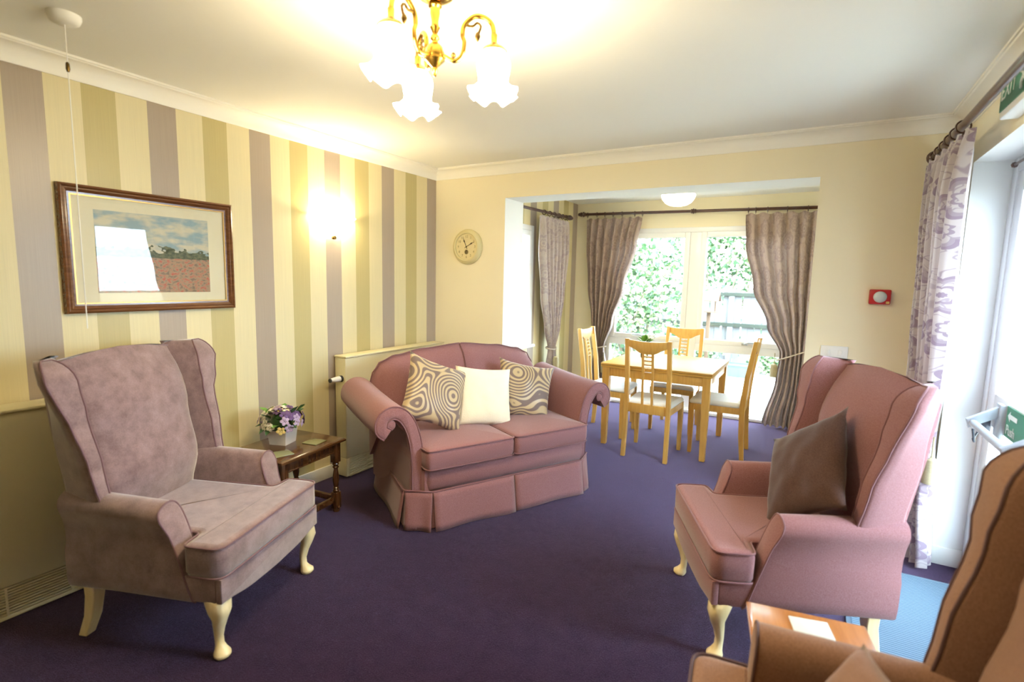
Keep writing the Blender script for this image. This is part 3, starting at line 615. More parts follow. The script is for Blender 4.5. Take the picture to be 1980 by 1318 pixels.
def armchair(name, label, loc, rz, fab, pipe, group, reach=0):
    # local frame: front feet on y = 0, back at +y
    t = thing(name, label, 'armchair', loc, rz, group)
    F, PP, LG = MAT[fab], MAT[pipe], MAT['pale_leg']
    # T-shaped seat cushion
    T = [(-.338, -.045), (.338, -.045), (.338, .115), (.236, .125), (.236, .575), (-.236, .575), (-.236, .125), (-.338, .115)]
    slab_cushion('seat_cushion', round_poly(T, [.05, .05, .03, .02, .02, .02, .02, .03], 4), .335, .462, F, PP, t, .02, .010)
    # rail with a shaped apron
    n = 24; lo = [(lerp(-.332, .332, i/n), .232-.030*math.exp(-((i/n-.5)/.17)**2)+.010*math.cos(4*PI*(i/n-.5))) for i in range(n+1)]
    m = MB(); m.prism([(-.332, .338), (.332, .338)]+lo[::-1], 'Y', -.040, -.012, .006); m.box(-.332, -.29, -.013, .56, .238, .338, .006); m.box(.29, .332, -.013, .56, .238, .338, .006); m.box(-.292, .292, -.013, .58, .265, .336)
    m.build('seat_rail', F, t)
    # scroll arms
    sec = spline([(.236, .300), (.238, .430), (.240, .520), (.250, .575), (.276, .602), (.312, .604), (.342, .585), (.352, .552), (.343, .515), (.333, .470), (.333, .380), (.333, .240), (.290, .236), (.240, .25)], 3, True)
    for s in (-1, 1):
        def yf(z): return .195-reach-(.115-reach)*max(0, (.58-z)/.34)
        rings = []
        for ins, dy in ((.016, .000), (.003, .004), (0, .016)): rings.append([(s*x, yf(z)+dy, z) for x, z in offset_ring(sec, ins)])
        rings.append([(s*(x-.004*(z > .4)), .42, z+.004) for x, z in sec]); rings.append([(s*(x-.010*(z > .4)), lerp(.635, .650, max(0, min(1, (z-.25)/.36))), z+.010*(z > .5)) for x, z in sec])
        a = MB().loft(rings).build('arm', F, t, angle=50)
        rg = offset_ring(sec, .001); MB().tube([(s*x, yf(z)+.006, z) for x, z in rg[:-7]], .0042, 6).build('piping', PP, a)
    # wings: front scroll panel leaning back with the recline, tapering to the rear
    def wing_front(z): return keyval([(.58, .462), (.70, .482), (.93, .532), (1.05, .555), (1.15, .585)], z)
    def wing_back(z): return keyval([(.58, .645), (.85, .690), (1.15, .728)], z)
    for s in (-1, 1):
        rings = []; pi_, po_ = [], []
        for z, cut in [(.578, 0)]+[(lerp(.60, 1.055, k/9), 0) for k in range(10)]+[(1.080, .07), (1.100, .18), (1.116, .34), (1.127, .54), (1.134, .76)]:
            w = keyval([(.58, .052), (.75, .062), (.88, .074), (.97, .100), (1.05, .124), (1.12, .120)], z); xi = .282+.016*max(0, (z-.6)/.5); xo = xi+w
            c0 = (xi+xo)/2; hw = (xo-xi)/2*(1-cut*.8); yf, yb = wing_front(z)+cut*.045, wing_back(z)-cut*.05
            poly = [(c0-hw, yf), (c0+hw, yf), (c0+hw*.92+.004, yf+.035), (.312-cut*.012, yb-.01), (.300-cut*.012, yb), (.250, yb), (.250+cut*.006, yf+.12)]
            rg = round_poly(poly, [.012, .018, .05, .012, .008, .01, .06], 3)
            rings.append([(s*x, y, z) for x, y in rg]); pi_.append((s*(c0-hw+.004), yf+.001, z)); po_.append((s*(c0+hw-.004), yf+.002, z))
        w = MB().loft(rings).build('wing', F, t, angle=75)
        MB().tube(pi_+po_[::-1], .0042, 6).build('piping', PP, w)
    # inside back and outside back
    rings = []; n = 28
    for i in range(15):
        k = i/14; z = lerp(.44, 1.115, k); yf = keyval([(.44, .548), (.60, .512), (.85, .565), (1.12, .645)], z); yb = keyval([(.44, .62), (.7, .668), (1.12, .738)], z); hw = keyval([(.44, .235), (.7, .25), (1.12, .272)], z)
        pinch = 0 if i < 12 else (i-11)**2*.006
        ring = []
        for j in range(n):
            a = 2*PI*j/n; cx, sy = math.cos(a), math.sin(a); e = .35
            x = hw*math.copysign(abs(cx)**e, cx); yy = (yf+yb)/2+((yb-yf)/2-pinch)*math.copysign(abs(sy)**e, sy)
            ring.append((x, yy-.018*(1-(x/hw)**2)*(sy < 0), z+.028*(1-(x/hw)**2)*k**3))
        rings.append(ring)
    MB().loft(rings).build('backrest', F, t, angle=70)
    m = MB(); m.prism([(.590, .25), (.640, .25), (.652, .60), (.700, .85), (.728, 1.060), (.700, 1.085), (.61, .60)], 'X', -.305, .305, .010); m.build('outside_back', F, t)
    # legs
    def cab(s):
        rings = []
        for z, cy, cx, r in ((.245, .012, 0, .040), (.225, .004, .004, .040), (.195, -.004, .008, .036), (.160, -.002, .007, .028), (.120, .008, .001, .021), (.080, .014, -.003, .0165), (.050, .012, -.003, .0165), (.032, .004, 0, .023), (.020, -.002, .003, .031), (.010, -.003, .003, .031), (0, -.002, .002, .024)):
            e = .62 if z > .18 else 1.0
            rings.append([(s*(.293+cx)+r*math.copysign(abs(math.cos(a))**e, math.cos(a)), cy+.002+r*math.copysign(abs(math.sin(a))**e, math.sin(a)), z) for a in [2*PI*j/16 for j in range(16)]])
        return MB().loft(rings)
    for s in (-1, 1): cab(s).build('front_leg', LG, t, angle=70)
    for s in (-1, 1):
        rings = []
        for z, y, r in ((.262, .575, .026), (.18, .572, .025), (.09, .588, .023), (0, .625, .021)): rings.append([(s*.285+dx*r, y+dy*r*.9, z) for dx, dy in ((-1, -1), (1, -1), (1, 1), (-1, 1))])
        b = MB().loft(rings).build('back_leg', LG, t, angle=35)
        bv = b.modifiers.new('bevel', 'BEVEL'); bv.width = .004; bv.segments = 2
    return t
# local +y (towards the back) -> world; rz = rotation of that frame
def rz_for(face): return math.atan2(face[1], face[0])+PI/2      # facing direction is local -y
armchair('wing_armchair', 'grey mauve velvet wing armchair by the striped wall with pale cabriole legs', (.995, -2.396, 0), rz_for((.935, .355)), 'velvet', 'velvet_pipe', 'wing armchairs')
armchair('wing_armchair', 'dusty pink wing armchair with brown cushion in front of the glazed door', (2.608, -1.388, 0), rz_for((-.905, -.425)), 'mauve', 'mauve_pipe', 'wing armchairs')
armchair('wing_armchair', 'brown wing armchair cut off by the frame in near right corner', (2.835, -2.63, 0), rz_for((-.993, -.118)), 'tan', 'tan_pipe', 'wing armchairs', .095)

# ---- sofa
su, sv = Vector((.457, .889, 0)).normalized(), Vector((-.889, .457, 0)).normalized()
sofa = thing('sofa', 'two-seat dusty pink sofa with rolled arms and pleated skirt', 'sofa', (1.3875, -.944, 0), math.atan2(su.y, su.x))
F, PP = MAT['mauve'], MAT['mauve_pipe']
m = MB(); m.box(-.60, .60, .02, .76, .08, .36, .02); m.build('base', F, sofa)
m = MB()
rr = [[(x, y0+dy, z) for dy, z in ((.10, .225), (.015, .225), (.000, .25), (-.008, .29), (-.002, .33), (.02, .362), (.10, .365))] for x, y0 in ((-.585, .03), (-.56, .0), (.56, .0), (.585, .03))]
m.loft(rr); m.build('front_rail', F, sofa, angle=60)
for s in (-1, 1):
    x0, x1 = (-.600, -.003) if s < 0 else (.003, .600)
    slab_cushion('seat_cushion', round_poly([(x0, -.03), (x1, -.03), (x1, .62), (x0, .62)], .04, 5), .365, .486, F, PP, sofa, .03, .022, convex=True)
# pleated skirt: a band round the base with inverted pleats
plan = [(-.62, .78), (-.655, .45), (-.695, .115), (-.690, .09), (-.560, -.008), (-.545, -.012), (.545, -.012), (.560, -.008), (.690, .09), (.695, .115), (.655, .45), (.62, .78)]
def skirt_panel(a, b, fl=.035, n=14):
    A, B = Vector(a), Vector(b); d = (B-A).normalized(); nn = Vector((d.y, -d.x)); out = []; m = MB(); rows = []
    for k in range(7):
        t = k/6; z = lerp(.232, .006, t); row = []
        for i in range(n+1):
            u = i/n; p = A.lerp(B, u)+nn*(fl*t+.008*t*math.sin(u*7+a[0]*9)-.006*(abs(2*u-1)**8)*t)
            row.append((p.x, p.y, z+.004*t*math.sin(u*5)))
        rows.append(row)
    m.loft(rows, cap=False, closed=False); o = m.build('skirt_panel', F, sofa, angle=70, fix=False); sf = o.modifiers.new('thickness', 'SOLIDIFY'); sf.thickness = .006; sf.offset = 0
for a, b in (((-.62, .78), (-.690, .10)), ((-.688, .092), (-.560, -.010)), ((-.556, -.014), (-.004, -.016)), ((.004, -.016), (.556, -.014)), ((.560, -.010), (.688, .092)), ((.690, .10), (.62, .78))): skirt_panel(a, b)
inn = [(-.61, .78), (-.675, .115), (-.67, .102), (-.552, .010), (.552, .010), (.67, .102), (.675, .115), (.61, .78)]
rows = []
for z, k in ((.232, 1.0), (.12, 1.014), (.008, 1.028)): rows.append([(x*k, (y-.35)*k+.35, z) for x, y in inn])
MB().loft(rows, cap=False, closed=False).build('skirt_lining', F, sofa, angle=40, fix=False)
m = MB().tube([(x, y-.004 if abs(y) < .1 else y, .234) for x, y in plan], .005, 6); m.build('skirt_piping', PP, sofa)
# rolled arms
cl = spline([(.618, .10), (.618, .28), (.622, .42), (.636, .53), (.668, .63), (.720, .695), (.780, .708), (.826, .675), (.834, .620), (.800, .588)], 4)
def band(c, h):
    nn = len(c); L1, L2 = [], []
    for i, p in enumerate(c):
        a, b = c[max(0, i-1)], c[min(nn-1, i+1)]; tx, tz = b[0]-a[0], b[1]-a[1]; l = math.hypot(tx, tz); hh = h*(1 if p[1] < .6 else 1)
        L1.append((p[0]+tz/l*hh, p[1]-tx/l*hh)); L2.append((p[0]-tz/l*hh, p[1]+tx/l*hh))
    return L1+L2[::-1]
for s in (-1, 1):
    rings = []
    for h, y, dz in ((.022, .062, 0), (.034, .068, 0), (.038, .085, 0), (.038, .30, .006), (.038, .55, .022), (.038, .78, .045)):
        rings.append([(s*x, y+.05*max(0, (.45-z))/.45*0, z+dz*(z > .3)) for x, z in band(cl, h)])
    a = MB().loft(rings).build('arm', F, sofa, angle=60)
    for h in (.036, -.036): MB().tube([(s*x, .067, z) for x, z in band(cl, abs(h))[(0 if h > 0 else len(cl)):(len(cl) if h > 0 else 2*len(cl))]], .0045, 6).build('piping', PP, a)
    # gathered scroll face
    m = MB(); m.lathe([(0, -.006), (.022, -.004), (.034, .004), (.036, .02)], 18); m.xf(Matrix.Translation((s*.785, .070, .640)) @ Matrix.Rotation(-PI/2, 4, 'X')); m.build('scroll', F, a)
    m = MB(); m.prism([(.62, .10), (.66, .10), (.66, .45), (.69, .58), (.745, .645), (.81, .60), (.815, .66), (.78, .70), (.72, .69), (.66, .62), (.63, .5)], 'Y', .09, .775); m.xf(Matrix.Scale(s, 4, (1, 0, 0))); m.build('arm_core', F, a)
# camel back in two halves with a centre seam
def backtop(x): return keyval([(0, .985), (.30, .960), (.50, .925), (.60, .885), (.66, .81), (.685, .71)], abs(x))
for s in (-1, 1):
    m = MB(); rings = []; n = 16
    for i in range(n+1):
        u = i/n; x = lerp(.002, .685, u); zt = backtop(x); edge = .010 if i in (0, n) else 0
        ring = []
        for k in range(23):
            if k <= 11:
                w = k/11; z = lerp(.42, zt, w); y = lerp(.575, .735, w)-.035*math.sin(PI*w)+edge+.02*max(0, (x-.5)/.2)
                if w > .85: y += .04*((w-.85)/.15)**2
            else:
                w = (k-11)/11; z = lerp(zt, .24, w); y = lerp(.785, .775, w)+.015*math.sin(PI*min(1, w*4))*(w < .25)
            ring.append((s*x, y, z))
        rings.append(ring)
    b = m.loft(rings).build('back_cushion', F, sofa, angle=60)
    MB().tube([(s*lerp(.004, .680, i/30), .772-.006+.02*max(0, (lerp(.004, .680, i/30)-.5)/.2), backtop(lerp(.004, .680, i/30))+.003) for i in range(31)], .0045, 6).build('piping', PP, b)
MB().tube([(0, lerp(.575, .735, w)-.035*math.sin(PI*w)-.001+.04*max(0, (w-.85)/.15)**2, lerp(.46, .986, w)) for w in [k/14 for k in range(15)]], .0045, 6).build('seam_piping', PP, sofa)

# ---- cushions
def pillow(name, label, mat, a, T, M, group=None, seed=0, tail=.05):
    n = 22; vsx = []; fs = []; uv = []
    for side in (1, -1):
        o = len(vsx)
        for i in range(n+1):
            for j in range(n+1):
                s, t = 2*i/n-1, 2*j/n-1
                x = a*s*(1-.075*(1-t*t)*s*s)*(1+tail*(s*t)**8); y = a*t*(1-.075*(1-s*s)*t*t)*(1+tail*(s*t)**8)
                h = T*(max(0, (1-s*s)*(1-t*t)))**.45
                h += .010*noise.noise(Vector((s*2.3+seed, t*2.3, side)))*(1-max(abs(s), abs(t))**4)
                vsx.append((x, y, side*max(h, 0)+.004*noise.noise(Vector((s*4, t*4, seed+5))))); uv.append(((s+1)/2+seed*.37, (t+1)/2+seed*.21))
        for i in range(n):
            for j in range(n):
                q = [o+i*(n+1)+j, o+(i+1)*(n+1)+j, o+(i+1)*(n+1)+j+1, o+i*(n+1)+j+1]; fs.append(q if side > 0 else q[::-1])
    me = bpy.data.meshes.new(name); me.from_pydata(vsx, [], fs); ul = me.uv_layers.new()
    for lp in me.loops: ul.data[lp.index].uv = uv[lp.vertex_index]
    bm = bmesh.new(); bm.from_mesh(me); bmesh.ops.remove_doubles(bm, verts=bm.verts[:], dist=.0004); bm.to_mesh(me); bm.free()
    me.materials.append(mat); me.shade_smooth()
    ob = bpy.data.objects.new(name, me); C.objects.link(ob); ob.matrix_world = M
    return tag(ob, label, 'cushion', group)
def sofa_mat(x, y, z, lean, yaw, roll):
    # pillow plane: local z faces the sitter; lean back, yaw about vertical, roll in its own plane
    B = Matrix.Translation(sofa.location) @ Matrix.Rotation(math.atan2(su.y, su.x), 4, 'Z')
    return B @ Matrix.Translation((x, y, z)) @ Matrix.Rotation(yaw, 4, 'Z') @ Matrix.Rotation(PI/2-lean, 4, 'X') @ Matrix.Rotation(roll, 4, 'Z')
pillow('cushion', 'swirl-patterned satin cushion tipped on its corner at sofa left', MAT['swirl'], .215, .075, sofa_mat(-.395, .33, .735, R(24), R(8), R(-24)), 'sofa cushions', 1)
pillow('cushion', 'plain cream fluffy cushion in the middle of the sofa', MAT['cushion_cream'], .205, .085, sofa_mat(-.02, .36, .665, R(20), R(-6), R(-7)), 'sofa cushions', 2, 0)
pillow('cushion', 'swirl-patterned satin cushion leaning on the sofa right arm', MAT['swirl'], .205, .075, sofa_mat(.34, .40, .665, R(22), R(-18), R(-12)), 'sofa cushions', 3.4)
def chair_mat(loc, rz, x, y, z, lean, yaw, roll):
    return Matrix.Translation(loc) @ Matrix.Rotation(rz, 4, 'Z') @ Matrix.Translation((x, y, z)) @ Matrix.Rotation(yaw, 4, 'Z') @ Matrix.Rotation(PI/2-lean, 4, 'X') @ Matrix.Rotation(roll, 4, 'Z')
pillow('cushion', 'dark brown woven cushion leaning in the pink armchair', MAT['cushion_brown'], .215, .070, chair_mat((2.608, -1.388, 0), rz_for((-.905, -.425)), .045, .40, .70, R(24), R(4), R(38)), None, 5)
pillow('cushion', 'tan cushion in the blurred brown armchair at near right', MAT['tan'], .19, .06, chair_mat((2.835, -2.63, 0), rz_for((-.993, -.118)), .02, .25, .565, R(30), R(0), R(16)), None, 8, 0)

# ================================================================== CURTAINS AND POLES
def curtain(name, label, mat, keys, pleats, frame, group='floral curtains', seed=0, width=1.3, head=.075):
    # keys: [(z, (p0x, p0y, p1x, p1y, amplitude))] ; top first
    ks = sorted(keys, key=lambda k: k[0]); z1 = ks[-1][0]; z0 = ks[0][0]; nu, nv = pleats*12, 56
    t = thing(name, label, 'curtain', (ks[0][1][0], ks[0][1][1], 0), 0, group); ox, oy = ks[0][1][0], ks[0][1][1]
    vsx = []; uv = []; fs = []
    for j in range(nv+1):
        v = j/nv; v = v**1.0; z = lerp(z1, z0, v); a = keyval(ks, z)
        P0, P1 = Vector((a[0], a[1])), Vector((a[2], a[3])); d = P1-P0; nn = Vector((-d.y, d.x)).normalized()
        hd = max(0, 1-(z1-z)/head)
        for i in range(nu+1):
            u = i/nu; ph = 2*PI*pleats*u+.8*noise.noise(Vector((u*4, z*.5, seed)))+1.7*noise.noise(Vector((u*2.3, 0, seed+9)))
            off = a[4]*(math.sin(ph)+.28*math.sin(2*ph+1+seed)+.35*noise.noise(Vector((u*9, z*1.2, seed+3))))
            off = off*(1-.55*hd)+hd*.006*math.sin(ph*5)
            sag = -.018*hd*(.5+.5*math.cos(ph))*1.0
            p = P0+d*(u+.010*math.sin(ph*1.0+seed)*(1-hd)/max(1, pleats)*3)+nn*off
            vsx.append((p.x-ox, p.y-oy, z+sag+(.006*math.sin(ph) if j == nv else 0))); uv.append((u*width, z))
    for j in range(nv):
        for i in range(nu):
            q = j*(nu+1)+i; fs.append((q, q+1, q+nu+2, q+nu+1))
    me = bpy.data.meshes.new('cloth'); me.from_pydata(vsx, [], fs); ul = me.uv_layers.new(name='UVMap')
    for lp in me.loops: ul.data[lp.index].uv = uv[lp.vertex_index]
    me.materials.append(mat); me.shade_smooth(); o = bpy.data.objects.new('cloth', me); C.objects.link(o); o.parent = t
    return t
def tieback(cur, c, rx, ry, z, tilt, tassel, ang=0):
    # rope round the gathered cloth with a bell tassel
    b = cur.location; path = [(c[0]-b.x+rx*math.cos(a)*math.cos(ang)-ry*math.sin(a)*math.sin(ang), c[1]-b.y+rx*math.cos(a)*math.sin(ang)+ry*math.sin(a)*math.cos(ang), z+tilt*math.cos(a)) for a in [2*PI*k/28 for k in range(28)]]
    o = MB().tube(path, .008, 8, closed=True).build('tieback', MAT['rope'], cur)
    if tassel:
        tx, ty, tz = tassel[0]-b.x, tassel[1]-b.y, tassel[2]
        m = MB().tube([(tx, ty, tz+.12), (tx, ty, tz)], .004, 6); m.lathe([(.012, .012), (.028, 0), (.032, -.02), (.034, -.06), (.033, -.125), (.0, -.125)], 16, (tx, ty, tz)); m.build('tassel', MAT['tassel'], o)
def pole(name, label, a, b, rings, fa=True, fb=True, mid=None, r=.014, brackets=(), to=None):
    A, B = Vector(a), Vector(b); d = (B-A).normalized(); q = Vector((0, 0, 1)).rotation_difference(d).to_matrix().to_4x4()
    t = thing(name, label, 'curtain pole', a)
    MB().tube([(0, 0, 0), tuple(B-A)], r, 14).build('rod', MAT['walnut'], t)
    fin = [(r, 0), (r*1.5, .006), (r*1.1, .014), (r*1.9, .026), (r*2.0, .036), (r*1.2, .048), (r*1.7, .060), (r*1.7, .068), (r*1.0, .080), (r*1.3, .090), (r*.7, .102), (0, .108)]
    if fb: MB().lathe(fin, 16).xf(Matrix.Translation(B-A) @ q).build('finial', MAT['walnut'], t)
    if fa: MB().lathe(fin, 16).xf(q @ Matrix.Rotation(PI, 4, 'X')).build('finial', MAT['walnut'], t)
    if mid: MB().lathe([(r, -.03), (r*1.6, -.022), (r*1.3, -.012), (r*1.9, 0), (r*1.3, .012), (r*1.6, .022), (r, .03)], 16).xf(Matrix.Translation(d*mid) @ q).build('joint', MAT['walnut'], t)
    m = MB(); n = 22; R1 = r+.009
    m.tube([(R1*math.cos(2*PI*k/n), R1*math.sin(2*PI*k/n)-.006, 0) for k in range(n)], .0038, 8, closed=True); m.tube([(0, -R1-.006, 0), (0, -R1-.022, 0)], .0022, 6)
    qq = Matrix(((d.y, 0, d.x, 0), (-d.x, 0, d.y, 0), (0, 1, 0, 0), (0, 0, 0, 1)))
    m.xf(qq); first = None
    for s in rings:
        if first is None: first = o = m.build('ring', MAT['walnut'], t)
        else: o = first.copy(); C.objects.link(o); o.parent = t
        o.location = d*s
    for s, w in brackets:
        p = d*s; m2 = MB().tube([tuple(p), tuple(p+Vector(w))], .009, 8); m2.lathe([(.026, -.004), (.026, .004)], 14, tuple(p+Vector(w))); m2.build('bracket', MAT['walnut'], t)
    return t
PZB = 2.235
pole('curtain_pole', 'dark wooden pole across the alcove window with turned finial', (.50, 2.25, 2.262), (3.02, 2.25, 2.232), [.02, .14, .24, .34, .45, .60, .69, 1.80, 1.87, 1.98, 2.16, 2.34], True, True, 1.25, .016, [(1.25, (0, .10, 0)), (2.45, (0, .10, 0))])
pole('curtain_pole', 'short dark wooden pole over the alcove side window', (.445, .42, 2.165), (.445, 1.86, 2.185), [.82, .95, 1.06, 1.18, 1.28, 1.36, 1.41], False, True, None, .015, [(.3, (-.10, 0, 0)), (1.38, (-.10, 0, 0))])
pole('curtain_pole', 'dark wooden pole on the right wall above the glazed door', (3.462, -.10, 2.178), (3.462, -2.2, 2.178), [.03, .14, .26, .38, .50, .62], True, True, None, .017, [(1.30, (.118, 0, 0))])
c1 = curtain('curtain', 'floral curtain tied back at the left of the alcove window', MAT['curtain'],
    [(2.215, (.51, 2.25, 1.19, 2.25, .020)), (1.9, (.515, 2.25, 1.14, 2.25, .032)), (1.4, (.555, 2.25, 1.02, 2.25, .036)), (1.0, (.615, 2.25, .90, 2.25, .034)), (.66, (.675, 2.25, .80, 2.25, .024)), (.45, (.65, 2.25, .84, 2.25, .03)), (.02, (.60, 2.25, .92, 2.25, .035))], 7, None, seed=1)
tieback(c1, (.735, 2.25), .085, .05, .665, .02, (.83, 2.17, .50))
c2 = curtain('curtain', 'floral curtain tied back at the right of the alcove window', MAT['curtain'],
    [(2.205, (2.28, 2.25, 2.97, 2.25, .020)), (1.9, (2.30, 2.25, 2.96, 2.25, .032)), (1.45, (2.40, 2.25, 2.95, 2.25, .036)), (1.05, (2.56, 2.25, 2.94, 2.25, .036)), (.76, (2.70, 2.25, 2.92, 2.25, .030)), (.5, (2.68, 2.25, 2.92, 2.25, .034)), (.01, (2.585, 2.22, 2.90, 2.22, .040))], 6, None, seed=4)
tieback(c2, (2.81, 2.25), .13, .06, .76, .06, (2.66, 2.17, .66))
c3 = curtain('curtain', 'floral curtain gathered beside the alcove side window', MAT['curtain_lit'],
    [(2.14, (.45, 1.14, .45, 1.86, .020)), (1.8, (.455, 1.14, .455, 1.83, .030)), (1.3, (.455, 1.22, .455, 1.74, .034)), (.95, (.455, 1.33, .455, 1.66, .030)), (.70, (.455, 1.43, .455, 1.56, .022)), (.5, (.455, 1.38, .455, 1.62, .03)), (.02, (.455, 1.34, .455, 1.66, .035))], 7, None, seed=7)
tieback(c3, (.455, 1.495), .05, .085, .71, -.01, (.54, 1.44, .62))
c4_ = curtain('curtain', 'long lilac floral curtain beside the glazed door at right', MAT['curtain_r'],
    [(2.155, (3.44, -.06, 3.475, -.84, .030)), (1.9, (3.45, -.07, 3.475, -.74, .040)), (1.4, (3.46, -.09, 3.49, -.66, .042)), (1.0, (3.47, -.11, 3.51, -.54, .040)), (.72, (3.49, -.14, 3.53, -.42, .032)), (.4, (3.49, -.12, 3.55, -.40, .038)), (.02, (3.485, -.09, 3.57, -.42, .042))], 6, None, seed=11, width=1.2, head=.08)
tieback(c4_, (3.512, -.26), .06, .14, .74, .0, (3.55, -.40, .60), 0)

# ================================================================== TABLES, DINING SET, SMALL THINGS
def side_table(label, loc, rz, w, d, h, wood_, top_, turned=True):
    t = thing('side_table', label, 'side table', loc, rz)
    m = MB(); m.loft([[(x*(w/2-i), y*(d/2-i), z) for x, y in ((-1, -1), (1, -1), (1, 1), (-1, 1))] for i, z in ((.012, h-.026), (.0, h-.020), (.0, h-.008), (.006, h-.003), (.012, h))]); m.build('top', MAT[top_], t, angle=50)
    fx, fy = w/2-.045, d/2-.045
    for s in (-1, 1):
        m = MB(); m.box(-fx, fx, s*fy-.010, s*fy+.010, h-.085, h-.026, .003); m.box(-fx, fx, s*fy-.014, s*fy+.014, h-.088, h-.078, .003); m.build('apron', MAT[wood_], t)
        m = MB(); m.box(s*fx-.010, s*fx+.010, -fy, fy, h-.085, h-.026, .003); m.box(s*fx-.014, s*fx+.014, -fy, fy, h-.088, h-.078, .003); m.build('apron', MAT[wood_], t)
        m = MB(); m.box(-fx, fx, s*fy-.012, s*fy+.012, .065, .10, .004); m.build('stretcher', MAT[wood_], t)
        m = MB(); m.box(s*fx-.012, s*fx+.012, -fy, fy, .065, .10, .004); m.build('stretcher', MAT[wood_], t)
    for sx in (-1, 1):
        for sy in (-1, 1):
            x, y = sx*fx, sy*fy; m = MB(); q = .022
            m.box(x-q, x+q, y-q, y+q, h-.150, h-.026, .003); m.box(x-q, x+q, y-q, y+q, .02, .125, .003); m.lathe([(.020, 0), (.022, .012), (.018, .02)], 12, (x, y, 0))
            z0, z1 = .125, h-.150
            pf = [(.014, 0), (.020, .03), (.020, .07), (.013, .10), (.019, .14), (.013, .18), (.016, .24), (.0205, .40), (.019, .55), (.014, .72), (.012, .78), (.020, .84), (.013, .88), (.021, .94), (.016, 1)]
            m.lathe([(r, lerp(z0, z1, k)) for r, k in pf], 14, (x, y, 0)); m.build('leg', MAT[wood_], t, angle=50)
    return t
stz = .468
st1 = side_table('dark oak side table with turned legs between grey armchair and sofa', (.335, -1.795, 0), R(7), .42, .50, stz, 'dark_oak', 'dark_oak_top')
st2 = side_table('orange-brown wooden side table between the pink and brown armchairs', (3.04, -2.02, 0), R(10), .34, .27, .43, 'orange_oak', 'orange_oak')
def on_top(x, y, z): return (x, y, z)
def coaster(label, x, y, z, rz, mat, s=.05):
    m = MB(); m.box(-s, s, -s, s, 0, .005, .0015); o = m.build('coaster', MAT[mat]); o.location = (x, y, z+.0005); o.rotation_euler.z = rz; tag(o, label, 'coaster', 'glass coasters')
coaster('square pale green glass coaster at right of the dark side table', .43, -1.69, stz, R(12), 'coaster')
coaster('square green glass coaster half hidden behind the grey chair arm', .455, -1.93, stz, R(-15), 'coaster')
coaster('square clear glass coaster on the orange-brown side table', 3.04, -1.985, .43, R(14), 'paper', .055)

# flower box
fb = thing('flower_arrangement', 'purple and cream silk flowers in a small whitewashed box', 'flowers', (.285, -1.80, stz+.0005), R(20))
m = MB(); m.loft([[(x*a, y*b, z) for x, y in ((-1, -1), (1, -1), (1, 1), (-1, 1))] for a, b, z in ((.052, .052, 0), (.060, .060, .085), (.056, .056, .085), (.050, .050, .06))]); m.build('box', MAT['pot_white'], fb, angle=30)
def flower_mesh(r, n=5):
    m = MB()
    for k in range(n):
        a = 2*PI*k/n; d = Vector((math.cos(a), math.sin(a), 0)); e = Vector((-d.y, d.x, 0))
        pts = [d*.1*r, d*.55*r+e*.42*r+Vector((0, 0, .12*r)), d*r+e*.22*r+Vector((0, 0, .05*r)), d*r-e*.22*r+Vector((0, 0, .05*r)), d*.55*r-e*.42*r+Vector((0, 0, .12*r)), d*.5*r+Vector((0, 0, .28*r))]
        m.add([tuple(p) for p in pts], [(0, 1, 5), (1, 2, 5), (2, 3, 5), (3, 4, 5), (4, 0, 5)])
    m.lathe([(.16*r, .0), (.14*r, .2*r), (0, .26*r)], 6); return m
fr = random.Random(3)
protos = {}
def place_on(o, p, nrm): o.matrix_local = Matrix.Translation(p) @ Vector((0, 0, 1)).rotation_difference(nrm).to_matrix().to_4x4()
for i in range(58):
    th = fr.uniform(0, 2*PI); ph = fr.uniform(-.15, 1.45); nrm = Vector((math.cos(th)*math.cos(ph), math.sin(th)*math.cos(ph), math.sin(ph))).normalized()
    p = Vector((nrm.x*.118, nrm.y*.118, .125+nrm.z*.085)) + Vector((fr.uniform(-.012, .012), fr.uniform(-.012, .012), fr.uniform(-.012, .012)))
    kx = nrm.x*.8-nrm.y*.2+fr.uniform(-.5, .5)
    kind = fr.choice(['petal_lilac', 'petal_lilac', 'petal_white']) if kx < -.3 else (fr.choice(['petal_purple', 'petal_lilac', 'petal_purple']) if kx > .4 else fr.choice(['petal_white', 'petal_white', 'petal_yellow', 'petal_lilac']))
    if kind not in protos: protos[kind] = o = flower_mesh(.026).build('flower', MAT[kind], fb, angle=80, fix=False)
    else: o = protos[kind].copy(); C.objects.link(o); o.parent = fb
    place_on(o, p, nrm)
def leaf_mesh(l, w):
    m = MB(); m.add([(0, 0, 0), (w*.5, l*.35, .006), (w*.42, l*.65, .004), (0, l, -.01), (-w*.42, l*.65, .004), (-w*.5, l*.35, .006), (0, l*.5, -.003)], [(0, 1, 6), (1, 2, 6), (2, 3, 6), (3, 4, 6), (4, 5, 6), (5, 0, 6)]); return m
lp = {}
for i in range(20):
    th = 2*PI*i/20+fr.uniform(-.2, .2); el = fr.uniform(-.35, 1.0); kind = 'leaf_b' if i % 5 == 1 else 'leaf_a'
    if kind not in lp: lp[kind] = o = leaf_mesh(.075, .05).build('leaf', MAT[kind], fb, fix=False)
    else: o = lp[kind].copy(); C.objects.link(o); o.parent = fb
    o.matrix_local = Matrix.Translation((math.cos(th)*.075, math.sin(th)*.075, .115+.075*max(0, el))) @ Matrix.Rotation(th-PI/2, 4, 'Z') @ Matrix.Rotation(el, 4, 'X')
MB().lathe([(.045, .06), (.060, .10), (.062, .14), (.045, .175), (0, .185)], 12).build('moss', MAT['leaf_a'], fb)

